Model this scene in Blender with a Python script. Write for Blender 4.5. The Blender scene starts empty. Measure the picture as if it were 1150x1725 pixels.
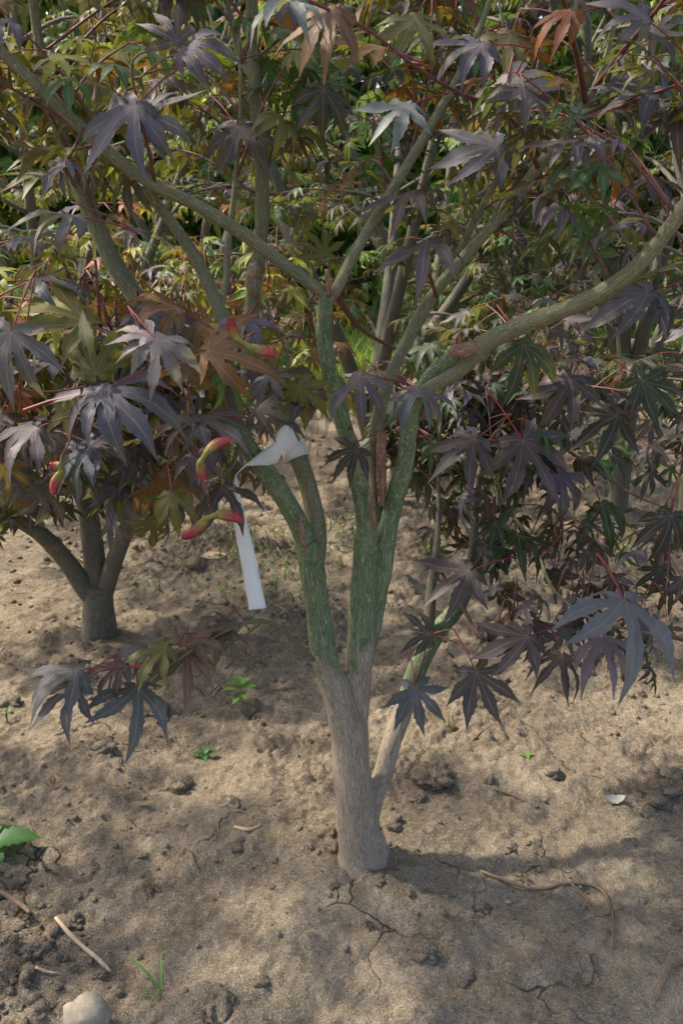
import bpy, bmesh, math, random
import numpy as np
from mathutils import Vector, Matrix

rad = math.radians
SC = bpy.context.scene
COL = SC.collection

# ------------------------------------------------------------------ camera, sky, sun, exposure
CAM = np.array([0.0, -1.15, 1.0]); PITCH = rad(19.0); F = 1494.0   # F: focal length in pixels of the 1150x1725 photograph
cd = bpy.data.cameras.new('camera'); cam = bpy.data.objects.new('camera', cd); COL.objects.link(cam)
cam.location = CAM; cam.rotation_euler = (math.pi / 2 - PITCH, 0, 0)
cd.sensor_fit = 'VERTICAL'; cd.sensor_height = 24.0; cd.lens = 24.0 * F / 1725.0
cd.clip_start = 0.02; cd.clip_end = 500
cd.dof.use_dof = True; cd.dof.focus_distance = 1.2; cd.dof.aperture_fstop = 9.0
SC.camera = cam

SUN_EL, SUN_AZ = rad(50), rad(-72)          # azimuth from +Y towards +X: the sun stands to the left, a little behind the trees
sun_to = Vector((math.sin(SUN_AZ) * math.cos(SUN_EL), math.cos(SUN_AZ) * math.cos(SUN_EL), math.sin(SUN_EL)))
w = bpy.data.worlds.new('World'); SC.world = w; w.use_nodes = True
wn = w.node_tree.nodes; wl = w.node_tree.links
sky = wn.new('ShaderNodeTexSky'); sky.sky_type = 'NISHITA'; sky.sun_disc = False
sky.dust_density = 4.0; sky.ozone_density = 0.6; sky.sun_elevation = SUN_EL; sky.sun_rotation = SUN_AZ
wn['Background'].inputs['Strength'].default_value = 0.15
wl.new(sky.outputs[0], wn['Background'].inputs['Color'])
sd = bpy.data.lights.new('sun', 'SUN'); sd.energy = 3.0; sd.angle = rad(2.2); sd.color = (1.0, 0.91, 0.76)
so = bpy.data.objects.new('sun', sd); COL.objects.link(so)
so.rotation_euler = sun_to.to_track_quat('Z', 'Y').to_euler()
SC.view_settings.view_transform = 'Standard'; SC.view_settings.look = 'None'
SC.view_settings.exposure = 1.22; SC.view_settings.gamma = 1.0

# ------------------------------------------------------------------ pixel helper (photograph pixel + real depth Y -> world point)
FWD = np.array([0, math.cos(PITCH), -math.sin(PITCH)]); UP = np.array([0, math.sin(PITCH), math.cos(PITCH)])
RGT = np.array([1.0, 0, 0])
def ray(px, py): return RGT * ((px - 575) / F) + UP * (-(py - 862.5) / F) + FWD
def at(px, py, Y):
    d = ray(px, py); return CAM + d * ((Y - CAM[1]) / d[1])
def depth(p): return float(np.dot(np.asarray(p) - CAM, FWD))
def pix(p):
    v = np.asarray(p) - CAM; d = v @ FWD
    return 575 + F * (v @ RGT) / d, 862.5 - F * (v @ UP) / d, d
def wid(p, px): return px / F * depth(p)

# ------------------------------------------------------------------ noise and ground height
def _h(ix, iy, s):
    n = (ix.astype(np.int64) * 374761393 + iy.astype(np.int64) * 668265263 + s * 982451653) & 0x7fffffff
    n = ((n ^ (n >> 13)) * 1274126177) & 0x7fffffff
    return ((n ^ (n >> 16)) & 0xffff) / 65535.0
def vn(x, y, s=0):
    x = np.asarray(x, float); y = np.asarray(y, float)
    ix = np.floor(x); iy = np.floor(y); fx = x - ix; fy = y - iy
    u = fx * fx * (3 - 2 * fx); v = fy * fy * (3 - 2 * fy)
    a = _h(ix, iy, s); b = _h(ix + 1, iy, s); c = _h(ix, iy + 1, s); d = _h(ix + 1, iy + 1, s)
    return (a * (1 - u) + b * u) * (1 - v) + (c * (1 - u) + d * u) * v - 0.5
BASE = at(610, 1476, 0.0); BASE[2] = 0.0
BX, BY = BASE[0], BASE[1]
def gz(x, y):
    x = np.asarray(x, float); y = np.asarray(y, float)
    xr = x * 0.93 + y * 0.37; yr = y * 0.93 - x * 0.37
    z = 0.045 * vn(xr * 2.1, yr * 2.6, 1) + 0.026 * vn(xr * 5.3, yr * 6.1, 2) + 0.015 * vn(xr * 12, yr * 14, 3)
    z = z + 0.012 * vn(xr * 26, yr * 31, 4) + 0.008 * vn(xr * 60, yr * 67, 5) + 0.005 * vn(xr * 130, yr * 140, 6)
    cl = np.clip(vn(xr * 3.0, yr * 3.4, 9) * 1.3 + vn(xr * 9, yr * 10, 19) * .7 + 0.10, 0, 1)                  # rougher, cloddy patches
    z = z + cl * (0.050 * np.abs(vn(xr * 33, yr * 36, 7)) + 0.034 * np.abs(vn(xr * 75, yr * 80, 8)) + 0.012 * vn(xr * 150, yr * 150, 18))
    ll = np.exp(-(((x + 0.50) / 0.16) ** 2 + ((y + 0.33) / 0.22) ** 2))    # dug-over corner
    z = z + ll * (0.02 + 0.045 * np.abs(vn(xr * 30, yr * 33, 11)) + 0.02 * vn(xr * 75, yr * 75, 12))
    mg = np.clip((y - .45) / .5, 0, 1) * np.clip((x + .15) / .3, 0, 1) * np.clip((3.2 - y) / .8, 0, 1)
    z = z + mg * (0.045 * np.abs(vn(xr * 17, yr * 19, 16)) + 0.028 * np.abs(vn(xr * 41, yr * 44, 17)))
    r = np.hypot(x - BX, y - BY)
    k = np.exp(-(r / 0.085) ** 2)
    z = z * (1 - k) + (0.030 + 0.016 * vn(xr * 40, yr * 40, 14) + 0.010 * vn(xr * 90, yr * 90, 15)) * k
    return z
def gpt(px, py):
    d = ray(px, py); t = -CAM[2] / d[2]
    for _ in range(12):
        p = CAM + d * t
        t = (float(gz(p[0], p[1])) - CAM[2]) / d[2]
    return CAM + d * t

# ------------------------------------------------------------------ materials
def mat(name):
    m = bpy.data.materials.new(name); m.use_nodes = True
    nt = m.node_tree; nt.nodes.clear()
    return m, nt, nt.nodes, nt.links
def N(nodes, t, **kw):
    n = nodes.new(t)
    for k, v in kw.items(): setattr(n, k, v)
    return n
def mixc(nodes, links, fac, a, b, blend='MIX'):
    n = nodes.new('ShaderNodeMix'); n.data_type = 'RGBA'; n.blend_type = blend
    for s, v in ((n.inputs[0], fac), (n.inputs[6], a), (n.inputs[7], b)):
        if hasattr(v, 'is_linked') or hasattr(v, 'links'): links.new(v, s)
        elif isinstance(v, (int, float)): s.default_value = v
        else: s.default_value = (*v, 1)
    return n.outputs[2]
def ramp(nodes, links, src, a, b, ca=0.0, cb=1.0):
    n = nodes.new('ShaderNodeMapRange'); n.inputs[1].default_value = a; n.inputs[2].default_value = b
    n.inputs[3].default_value = ca; n.inputs[4].default_value = cb
    links.new(src, n.inputs[0]); return n.outputs[0]
def noise(nodes, links, vec, scale, detail=3, rough=0.6):
    n = nodes.new('ShaderNodeTexNoise'); n.inputs['Scale'].default_value = scale
    n.inputs['Detail'].default_value = detail; n.inputs['Roughness'].default_value = rough
    if vec is not None: links.new(vec, n.inputs['Vector'])
    return n.outputs[0]
def bump(nodes, links, h, dist, strength=1.0, prev=None):
    n = nodes.new('ShaderNodeBump'); n.inputs['Distance'].default_value = dist; n.inputs['Strength'].default_value = strength
    links.new(h, n.inputs['Height'])
    if prev is not None: links.new(prev, n.inputs['Normal'])
    return n.outputs[0]

def leaf_material():
    m, nt, nd, lk = mat('leaf')
    out = N(nd, 'ShaderNodeOutputMaterial')
    oi = N(nd, 'ShaderNodeObjectInfo'); lc = N(nd, 'ShaderNodeAttribute', attribute_name='lc')
    rib = N(nd, 'ShaderNodeAttribute', attribute_name='rib'); pc = N(nd, 'ShaderNodeAttribute', attribute_name='pc')
    base = mixc(nd, lk, 1.0, oi.outputs['Color'], lc.outputs['Color'], 'MULTIPLY')
    nz = noise(nd, lk, pc.outputs['Vector'], 3.2, 4)
    mot = ramp(nd, lk, nz, 0.25, 0.75, 0.72, 1.3)
    comb = N(nd, 'ShaderNodeCombineXYZ')
    for i in range(3): lk.new(mot, comb.inputs[i])
    base2 = mixc(nd, lk, 1.0, base, comb.outputs[0], 'MULTIPLY')
    # green cast in older tissue
    gn = ramp(nd, lk, noise(nd, lk, pc.outputs['Vector'], 1.4, 2), 0.52, 0.8, 0, 0.45)
    base2 = mixc(nd, lk, gn, base2, (0.055, 0.065, 0.03))
    vein = ramp(nd, lk, rib.outputs['Fac'], 0.86, 0.97)
    vcol = mixc(nd, lk, 0.6, base2, (0.26, 0.19, 0.15))
    base3 = mixc(nd, lk, vein, base2, vcol)
    pb = N(nd, 'ShaderNodeBsdfPrincipled')
    lk.new(base3, pb.inputs['Base Color'])
    pb.inputs['Roughness'].default_value = 0.48; pb.inputs['Specular IOR Level'].default_value = 0.42
    pb.inputs['Coat Weight'].default_value = 0.08; pb.inputs['Coat Roughness'].default_value = 0.38; pb.inputs['Coat Tint'].default_value = (.92, .95, 1, 1)
    fine = noise(nd, lk, pc.outputs['Vector'], 22, 3)
    b1 = bump(nd, lk, fine, 0.0009, 0.5)
    lk.new(b1, pb.inputs['Normal'])
    tr = N(nd, 'ShaderNodeBsdfTranslucent')
    tcol = mixc(nd, lk, 0.42, base3, (0.20, 0.20, 0.03))
    boost = mixc(nd, lk, 1.0, tcol, (1.7, 1.8, 1.2), 'MULTIPLY')
    lk.new(boost, tr.inputs['Color']); 
    mx = N(nd, 'ShaderNodeMixShader'); mx.inputs[0].default_value = 0.30
    lk.new(pb.outputs[0], mx.inputs[1]); lk.new(tr.outputs[0], mx.inputs[2]); lk.new(mx.outputs[0], out.inputs[0])
    return m
def simple(name, col, rough=0.7, spec=0.3, scale=60, amp=0.25, bmp=0.0, trans=None):
    m, nt, nd, lk = mat(name)
    out = N(nd, 'ShaderNodeOutputMaterial'); tc = N(nd, 'ShaderNodeTexCoord')
    nz = noise(nd, lk, tc.outputs['Object'], scale, 4)
    c = mixc(nd, lk, ramp(nd, lk, nz, 0.25, 0.75), tuple(v * (1 - amp) for v in col), tuple(min(1, v * (1 + amp)) for v in col))
    pb = N(nd, 'ShaderNodeBsdfPrincipled'); lk.new(c, pb.inputs['Base Color'])
    pb.inputs['Roughness'].default_value = rough; pb.inputs['Specular IOR Level'].default_value = spec
    if bmp: lk.new(bump(nd, lk, nz, bmp), pb.inputs['Normal'])
    sh = pb.outputs[0]
    if trans:
        tr = N(nd, 'ShaderNodeBsdfTranslucent'); tr.inputs['Color'].default_value = (*trans, 1)
        mx = N(nd, 'ShaderNodeMixShader'); mx.inputs[0].default_value = 0.4
        lk.new(sh, mx.inputs[1]); lk.new(tr.outputs[0], mx.inputs[2]); sh = mx.outputs[0]
    lk.new(sh, out.inputs[0])
    return m
def bark_material(name, green1, green2, brown1, brown2, fleck):
    m, nt, nd, lk = mat(name)
    out = N(nd, 'ShaderNodeOutputMaterial')
    bk = N(nd, 'ShaderNodeAttribute', attribute_name='bk'); age = N(nd, 'ShaderNodeAttribute', attribute_name='age')
    ring = N(nd, 'ShaderNodeAttribute', attribute_name='ring')
    mp = N(nd, 'ShaderNodeMapping'); mp.inputs['Scale'].default_value = (1, 1, 0.10); lk.new(bk.outputs['Vector'], mp.inputs[0])
    mp2 = N(nd, 'ShaderNodeMapping'); mp2.inputs['Scale'].default_value = (1, 1, 0.35); lk.new(bk.outputs['Vector'], mp2.inputs[0])
    big = noise(nd, lk, bk.outputs['Vector'], 22, 4)
    st = noise(nd, lk, mp.outputs[0], 420, 4, 0.7)
    fl = noise(nd, lk, mp2.outputs[0], 560, 2, 0.6)
    g = mixc(nd, lk, ramp(nd, lk, big, 0.32, 0.68), green1, green2)
    g = mixc(nd, lk, ramp(nd, lk, st, 0.50, 0.68, 0, 0.75), g, fleck)
    g = mixc(nd, lk, ramp(nd, lk, fl, 0.58, 0.68, 0, 0.8), g, tuple(v * 1.35 for v in fleck))
    b = mixc(nd, lk, ramp(nd, lk, big, 0.3, 0.7), brown1, brown2)
    b = mixc(nd, lk, ramp(nd, lk, st, 0.42, 0.70, 0, 0.65), b, tuple(v * 1.6 for v in brown2))
    b = mixc(nd, lk, ramp(nd, lk, fl, 0.55, 0.42, 0, 0.55), b, tuple(v * 0.45 for v in brown1))
    ag = N(nd, 'ShaderNodeMath', operation='ADD'); lk.new(age.outputs['Fac'], ag.inputs[0])
    lk.new(ramp(nd, lk, noise(nd, lk, mp2.outputs[0], 60, 4), 0.3, 0.7, -0.45, 0.45), ag.inputs[1])
    f = ramp(nd, lk, ag.outputs[0], 0.3, 0.7)
    c = mixc(nd, lk, f, g, b)
    c = mixc(nd, lk, ramp(nd, lk, ag.outputs[0], 1.3, 1.9), c, (0.24, 0.19, 0.135))      # soil splashed on the foot of the stem
    rc = N(nd, 'ShaderNodeMath', operation='MULTIPLY'); lk.new(ring.outputs['Fac'], rc.inputs[0])
    lk.new(ramp(nd, lk, noise(nd, lk, bk.outputs['Vector'], 130, 3), 0.40, 0.62, 0.0, 0.75), rc.inputs[1])
    c = mixc(nd, lk, rc.outputs[0], c, (0.30, 0.20, 0.13))
    pb = N(nd, 'ShaderNodeBsdfPrincipled'); lk.new(c, pb.inputs['Base Color'])
    pb.inputs['Roughness'].default_value = 0.72; pb.inputs['Specular IOR Level'].default_value = 0.25
    b1 = bump(nd, lk, st, 0.0016, 0.8); b2 = bump(nd, lk, fl, 0.0010, 0.6, b1); b3 = bump(nd, lk, big, 0.004, 0.6, b2)
    lk.new(b3, pb.inputs['Normal']); lk.new(pb.outputs[0], out.inputs[0])
    return m
def soil_material(name, dark=1.0):
    m, nt, nd, lk = mat(name)
    out = N(nd, 'ShaderNodeOutputMaterial'); tc = N(nd, 'ShaderNodeTexCoord')
    P = tc.outputs['Object']
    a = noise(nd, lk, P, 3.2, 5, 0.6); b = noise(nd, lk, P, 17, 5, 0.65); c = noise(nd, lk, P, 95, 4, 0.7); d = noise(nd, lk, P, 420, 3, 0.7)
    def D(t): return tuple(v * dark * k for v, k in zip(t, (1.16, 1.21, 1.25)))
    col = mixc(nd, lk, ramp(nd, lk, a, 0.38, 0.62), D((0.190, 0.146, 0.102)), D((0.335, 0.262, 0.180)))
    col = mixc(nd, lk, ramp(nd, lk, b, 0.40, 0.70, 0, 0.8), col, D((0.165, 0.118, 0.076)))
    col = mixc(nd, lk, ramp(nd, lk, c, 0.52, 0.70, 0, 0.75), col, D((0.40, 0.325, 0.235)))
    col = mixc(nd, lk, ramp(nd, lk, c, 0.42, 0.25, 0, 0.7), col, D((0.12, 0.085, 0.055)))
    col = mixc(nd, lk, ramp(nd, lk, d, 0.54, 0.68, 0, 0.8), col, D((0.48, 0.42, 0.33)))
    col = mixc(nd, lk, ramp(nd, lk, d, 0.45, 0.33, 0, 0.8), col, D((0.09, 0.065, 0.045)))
    wp = N(nd, 'ShaderNodeTexNoise'); wp.inputs['Scale'].default_value = 14; wp.inputs['Detail'].default_value = 3; lk.new(P, wp.inputs['Vector'])
    wm = N(nd, 'ShaderNodeVectorMath', operation='MULTIPLY_ADD'); lk.new(wp.outputs['Color'], wm.inputs[0]); wm.inputs[1].default_value = (.09, .09, 0); lk.new(P, wm.inputs[2])
    vo = N(nd, 'ShaderNodeTexVoronoi', feature='DISTANCE_TO_EDGE'); vo.inputs['Scale'].default_value = 6.5; lk.new(wm.outputs[0], vo.inputs['Vector'])
    ck = N(nd, 'ShaderNodeMath', operation='MULTIPLY'); lk.new(ramp(nd, lk, vo.outputs['Distance'], 0.003, 0.014, 1, 0), ck.inputs[0])
    lk.new(ramp(nd, lk, noise(nd, lk, P, 5.0, 3), 0.50, 0.60), ck.inputs[1])                    # shrinkage cracks in the crust
    col = mixc(nd, lk, ck.outputs[0], col, D((0.07, 0.05, 0.034)))
    mo = noise(nd, lk, P, 7.5, 5, 0.7)                                         # thin algae film, its own patches
    col = mixc(nd, lk, ramp(nd, lk, mo, 0.58, 0.74, 0, 0.45), col, D((0.13, 0.135, 0.075)))
    pb = N(nd, 'ShaderNodeBsdfPrincipled'); lk.new(col, pb.inputs['Base Color'])
    pb.inputs['Roughness'].default_value = 0.95; pb.inputs['Specular IOR Level'].default_value = 0.1
    b1 = bump(nd, lk, b, 0.018, 0.7); b2 = bump(nd, lk, c, 0.011, 1.0, b1); b3 = bump(nd, lk, d, 0.0042, 1.0, b2)
    inv = N(nd, 'ShaderNodeMath', operation='SUBTRACT'); inv.inputs[0].default_value = 1; lk.new(ck.outputs[0], inv.inputs[1])
    b3 = bump(nd, lk, inv.outputs[0], 0.004, 0.8, b3)
    lk.new(b3, pb.inputs['Normal']); lk.new(pb.outputs[0], out.inputs[0])
    return m

M_LEAF = leaf_material()
M_PET = simple('petiole', (0.20, 0.035, 0.035), 0.5, 0.4, 200, 0.3)
M_TWIG = simple('young_twig', (0.135, 0.052, 0.042), 0.55, 0.35, 200, 0.4)
M_TWIGG = simple('green_twig', (0.13, 0.125, 0.060), 0.6, 0.3, 200, 0.35)
M_BARK = bark_material('striped_green_bark', (0.072, 0.112, 0.055), (0.118, 0.160, 0.076), (0.235, 0.190, 0.148), (0.330, 0.278, 0.216), (0.30, 0.32, 0.20))
M_BARK2 = bark_material('olive_bark', (0.125, 0.128, 0.068), (0.165, 0.160, 0.095), (0.150, 0.120, 0.095), (0.20, 0.17, 0.135), (0.27, 0.26, 0.17))
M_BARK3 = bark_material('grey_bark', (0.085, 0.082, 0.060), (0.12, 0.112, 0.082), (0.105, 0.090, 0.072), (0.150, 0.132, 0.105), (0.17, 0.16, 0.12))
M_DEAD = bark_material('dead_wood', (.1, .1, .1), (.1, .1, .1), (0.17, 0.090, 0.062), (0.33, 0.20, 0.14), (.2, .2, .2))
M_CUT = bark_material('cut_wood', (.1, .1, .1), (.1, .1, .1), (0.24, 0.17, 0.11), (0.36, 0.28, 0.19), (.2, .2, .2))
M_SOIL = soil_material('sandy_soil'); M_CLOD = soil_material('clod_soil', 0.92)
M_STONE = simple('pale_stone', (0.27, 0.235, 0.18), 0.8, 0.25, 45, 0.3, 0.004)
M_TAG = simple('white_plastic', (0.87, 0.87, 0.86), 0.5, 0.4, 25, 0.03, 0.0, (0.75, 0.76, 0.78))
M_STRAW = simple('dry_straw', (0.40, 0.31, 0.21), 0.8, 0.2, 90, 0.3)
M_WEED = simple('weed_leaf', (0.14, 0.27, 0.075), 0.5, 0.4, 50, 0.3, 0, (0.35, 0.5, 0.08))
M_WEEDD = simple('dark_weed_leaf', (0.045, 0.13, 0.030), 0.5, 0.4, 50, 0.3, 0, (0.16, 0.34, 0.04))
M_GRASS = simple('grass_blade', (0.13, 0.22, 0.045), 0.6, 0.3, 3, 0.45, 0, (0.40, 0.52, 0.06))
M_ROOT = simple('dry_root', (0.17, 0.12, 0.085), 0.9, 0.1, 150, 0.3)
M_BAMBOO = simple('bamboo', (0.36, 0.34, 0.16), 0.5, 0.4, 40, 0.25)
M_DRYLEAF = simple('dry_leaf', (0.34, 0.27, 0.17), 0.85, 0.15, 90, 0.3, 0, (0.3, 0.2, 0.08))
M_PALELEAF = simple('pale_leaf', (0.33, 0.34, 0.29), 0.7, 0.25, 90, 0.12)

# ------------------------------------------------------------------ mesh helpers
def mesh(name, V, Fc, mats, attrs=None, smooth=True, midx=None):
    me = bpy.data.meshes.new(name)
    me.from_pydata([tuple(v) for v in V], [], Fc)
    for m in (mats if isinstance(mats, (list, tuple)) else [mats]): me.materials.append(m)
    if midx is not None: me.polygons.foreach_set('material_index', np.asarray(midx, np.int32))
    if smooth: me.polygons.foreach_set('use_smooth', np.ones(len(me.polygons), bool))
    for k, (t, a) in (attrs or {}).items():
        at_ = me.attributes.new(k, t, 'POINT'); a = np.asarray(a, np.float32)
        at_.data.foreach_set({'FLOAT': 'value', 'FLOAT_VECTOR': 'vector', 'FLOAT_COLOR': 'color'}[t], a.ravel())
    me.update()
    return me
def link(name, me, parent=None, loc=None):
    o = bpy.data.objects.new(name, me); COL.objects.link(o)
    if parent is not None: o.parent = parent
    if loc is not None: o.location = loc
    return o
def empty(name, loc):
    o = bpy.data.objects.new(name, None); COL.objects.link(o); o.location = loc; o.empty_display_size = 0.05
    return o
def tag(o, label=None, cat=None, group=None, kind=None):
    for k, v in (('label', label), ('category', cat), ('group', group), ('kind', kind)):
        if v: o[k] = v
    return o
def resample(P, step):
    P = np.asarray(P, float)
    if len(P) == 2: P = np.stack([P[0], P[0] * .67 + P[1] * .33, P[0] * .33 + P[1] * .67, P[1]])
    Q = np.vstack([2 * P[0] - P[1], P, 2 * P[-1] - P[-2]]); out = []
    for i in range(1, len(Q) - 2):
        n = max(1, int(math.ceil(np.linalg.norm(Q[i + 1][:3] - Q[i][:3]) / step)))
        for k in range(n):
            t = k / n
            out.append(0.5 * ((2 * Q[i]) + (-Q[i - 1] + Q[i + 1]) * t + (2 * Q[i - 1] - 5 * Q[i] + 4 * Q[i + 1] - Q[i + 2]) * t * t + (-Q[i - 1] + 3 * Q[i] - 3 * Q[i + 1] + Q[i + 2]) * t ** 3))
    out.append(P[-1]); return np.array(out)
def frames(P):
    T = np.gradient(P, axis=0); T /= np.linalg.norm(T, axis=1)[:, None] + 1e-12
    a = np.array([1.0, 0, 0]) if abs(T[0][0]) < 0.8 else np.array([0, 1.0, 0])
    U = []; u = a - T[0] * (a @ T[0]); u /= np.linalg.norm(u)
    for t in T:
        u = u - t * (u @ t); u /= np.linalg.norm(u); U.append(u.copy())
    U = np.array(U); return T, U, np.cross(T, U)
def tube(C4, step=0.012, seg=12, wob=0.05, seed=0, rings=()):
    """C4: rows (x, y, z, radius). rings: fractions of the length where a bud-scale scar swells the stem."""
    R = resample(C4, step); P, r = R[:, :3], np.maximum(R[:, 3], 0.0003)
    s = np.concatenate([[0], np.cumsum(np.linalg.norm(np.diff(P, axis=0), axis=1))])
    T, U, W = frames(P); rg = np.zeros(len(P))
    for f in rings: rg = np.maximum(rg, np.exp(-((s - f * s[-1]) / 0.0035) ** 2))
    th = np.arange(seg) * 2 * math.pi / seg
    V = []; bk = []; ri = []
    for i in range(len(P)):
        nzv = 1 + wob * 2 * vn(np.cos(th) * 1.2 + s[i] * 14 + seed * 7.1, np.sin(th) * 1.2 + s[i] * 9 + seed * 3.3, 21)
        rr = r[i] * (nzv + 0.10 * rg[i])
        V.append(P[i] + np.outer(np.cos(th) * rr, U[i]) + np.outer(np.sin(th) * rr, W[i]))
        bk.append(np.stack([np.cos(th) * r[i], np.sin(th) * r[i], np.full(seg, s[i] + seed * 0.37)], 1)); ri.append(np.full(seg, rg[i]))
    n = len(P); V = np.vstack(V); Fc = []
    for i in range(n - 1):
        for k in range(seg):
            k2 = (k + 1) % seg
            Fc.append((i * seg + k, i * seg + k2, (i + 1) * seg + k2, (i + 1) * seg + k))
    Fc.append(tuple(range(seg - 1, -1, -1))); Fc.append(tuple((n - 1) * seg + k for k in range(seg)))
    return V, Fc, np.vstack(bk), np.concatenate(ri), P, T
def merge(parts):
    V = []; Fc = []; o = 0
    for v, f in parts:
        V.append(np.asarray(v)); Fc += [tuple(i + o for i in q) for q in f]; o += len(v)
    return np.vstack(V), Fc

# ------------------------------------------------------------------ maple leaf meshes
PET = np.array([0.0, -0.80, -0.10])        # end of the leaf stalk in leaf units
def leaf_geo(rng, lod=0, droop=0.5, fold=0.25, width=1.0, lobes=7, stalk=True):
    A = [0, 37, -37, 75, -75, 118, -118][:lobes]; L = [1.0, .95, .93, .76, .74, .42, .40]
    order = sorted(range(lobes), key=lambda i: A[i])
    ang = [rad(A[i] + rng.uniform(-5, 5)) for i in order]; ln = [L[i] * rng.uniform(.92, 1.08) for i in order]
    kd = [droop * rng.uniform(.3, 1.7) + (0.25 if abs(A[i]) > 60 else 0) * droop for i in order]
    sw = [rng.uniform(-.22, .22) for _ in order]; tw = [rng.uniform(-.55, .55) for _ in order]
    V = [(0, 0, 0)]; rib = [1.0]; pc = [(0, 0, 0)]; Fc = []
    def pt(i, t, wv):
        a = ang[i] + sw[i] * t * t; k = max(kd[i], 1e-3); r = math.sin(k * t) / k * ln[i]; z = -(1 - math.cos(k * t)) / k * ln[i]
        u = np.array([math.sin(a), math.cos(a)]); v = np.array([math.cos(a), -math.sin(a)])
        q = u * r + v * wv * width
        V.append((q[0], q[1], z + fold * abs(wv) + tw[i] * wv * t * 1.6 + 0.025 * math.sin(7 * t + i * 2)))
        pc.append((t * 2 + i * 3.1, wv * 3.0, i * 1.7)); return len(V) - 1
    n = lobes; sinus = []
    for i in range(n + 1):          # shared sinus points between neighbouring lobes, and the two basal corners
        if i == 0 or i == n:
            j = 0 if i == 0 else n - 1; sg = -1 if i == 0 else 1
            sinus.append(pt(j, 0.16, 0.07 * sg))
        else:
            a = (ang[i - 1] + ang[i]) / 2; rr = 0.235 * min(ln[i - 1], ln[i]) ** 0.6
            V.append((math.sin(a) * rr, math.cos(a) * rr, 0.03 * fold - 0.02 * droop)); pc.append((.6 + i * 3.1, 1.5, i)); sinus.append(len(V) - 1)
        rib.append(0.0)
    for i in range(n):
        wl = rng.uniform(.9, 1.1) * (0.62 + 0.38 * ln[i])
        if lod == 0:
            ms = [.28, .48, .60, .73, 1.0]
            es = [(.38, .080), (.48, .118), (.50, .100), (.595, .112), (.61, .090), (.725, .074), (.74, .056)]
        elif lod == 1:
            ms = [.32, .58, 1.0]; es = [(.46, .108), (.68, .080)]
        else:
            ms = [1.0]; es = [(.50, .120)]
        mi = []
        for t in ms: mi.append(pt(i, t, 0.0)); rib.append(1.0 if t < .9 else .9)
        for sg, si in ((-1, sinus[i]), (1, sinus[i + 1])):
            e = []
            for t, wv in es: e.append(pt(i, t, wv * wl * sg)); rib.append(0.0)
            if lod == 0:
                fs = [(0, mi[0], si), (mi[0], mi[1], e[1], e[0], si), (mi[1], mi[2], e[3], e[2], e[1]), (mi[2], mi[3], e[5], e[4], e[3]), (mi[3], mi[4], e[6], e[5])]
            elif lod == 1:
                fs = [(0, mi[0], si), (mi[0], mi[1], e[0], si), (mi[1], mi[2], e[1], e[0])]
            else:
                fs = [(0, mi[0], e[0], si)]
            Fc += [f if sg < 0 else tuple(reversed(f)) for f in fs]
    # upper side faces +Z
    v0 = np.array([V[k] for k in Fc[0][:3]]); 
    if np.cross(v0[1] - v0[0], v0[2] - v0[0])[2] < 0: Fc = [tuple(reversed(f)) for f in Fc]
    midx = [0] * len(Fc)
    if stalk:
        sg = 4 if lod == 0 else 3; path = np.array([[0, .05, -.012, .012], [0, -.2, -.01, .012], [0, -.5, -.03, .013], [*PET, .018]])
        T, U, W = frames(path[:, :3]); o = len(V)
        for i in range(len(path)):
            for k in range(sg):
                th = k * 2 * math.pi / sg
                q = path[i, :3] + path[i, 3] * (math.cos(th) * U[i] + math.sin(th) * W[i]); V.append(tuple(q)); rib.append(0); pc.append((0, 0, 0))
        for i in range(len(path) - 1):
            for k in range(sg):
                k2 = (k + 1) % sg; Fc.append((o + i * sg + k, o + i * sg + k2, o + (i + 1) * sg + k2, o + (i + 1) * sg + k)); midx.append(1)
    return np.array(V), Fc, np.array(rib), np.array(pc), midx
LEAF = {}
def build_leaf_set(key, lod, count, seed, width=1.0, lobes=7, dr=(0.25, 1.5)):
    rng = random.Random(seed); geos = []; mes = []
    for i in range(count):
        g = leaf_geo(rng, lod, rng.uniform(*dr), rng.uniform(.05, .6), width * rng.uniform(.85, 1.12), lobes, lod < 2)
        geos.append(g)
        V, Fc, rb, pc, mi = g
        mes.append(mesh('maple_leaf', V, Fc, [M_LEAF, M_PET], {'rib': ('FLOAT', rb), 'pc': ('FLOAT_VECTOR', pc), 'lc': ('FLOAT_COLOR', np.ones((len(V), 4)))}, True, mi))
    LEAF[key] = (geos, mes)
build_leaf_set('hero', 0, 14, 3)
build_leaf_set('droopy', 0, 6, 5, 0.78, 7, (1.0, 1.7))
build_leaf_set('mid', 1, 12, 7)
build_leaf_set('lace', 1, 6, 11, 0.42, 7, (0.8, 1.8))
build_leaf_set('far', 2, 8, 13, 1.0, 5)

PAL = {
    'purple': (0.062, 0.040, 0.054), 'slate': (0.070, 0.064, 0.088), 'lav': (0.140, 0.122, 0.132), 'dark': (0.028, 0.022, 0.024),
    'bronze': (0.130, 0.060, 0.018), 'olive': (0.098, 0.090, 0.014), 'yellow': (0.24, 0.24, 0.020), 'green': (0.034, 0.095, 0.022),
    'dgreen': (0.020, 0.042, 0.016), 'rust': (0.24, 0.065, 0.020), 'pale': (0.15, 0.152, 0.16), 'brown': (0.11, 0.065, 0.05), 'lime': (0.13, 0.24, 0.025)}
def pick(rng, mix):
    ks = list(mix); c = PAL[rng.choices(ks, [mix[k] for k in ks])[0]]
    f = rng.uniform(.75, 1.3); return tuple(v * f * rng.uniform(.9, 1.1) for v in c)

def unit(v):
    v = np.asarray(v, float); return v / (np.linalg.norm(v) + 1e-12)
def leaf_matrix(origin, D, Nn, R):
    y = unit(D); z = np.asarray(Nn, float); z = z - y * (z @ y); z = unit(z); x = np.cross(y, z)
    return np.column_stack([x * R, y * R, z * R]), np.asarray(origin, float)

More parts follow.
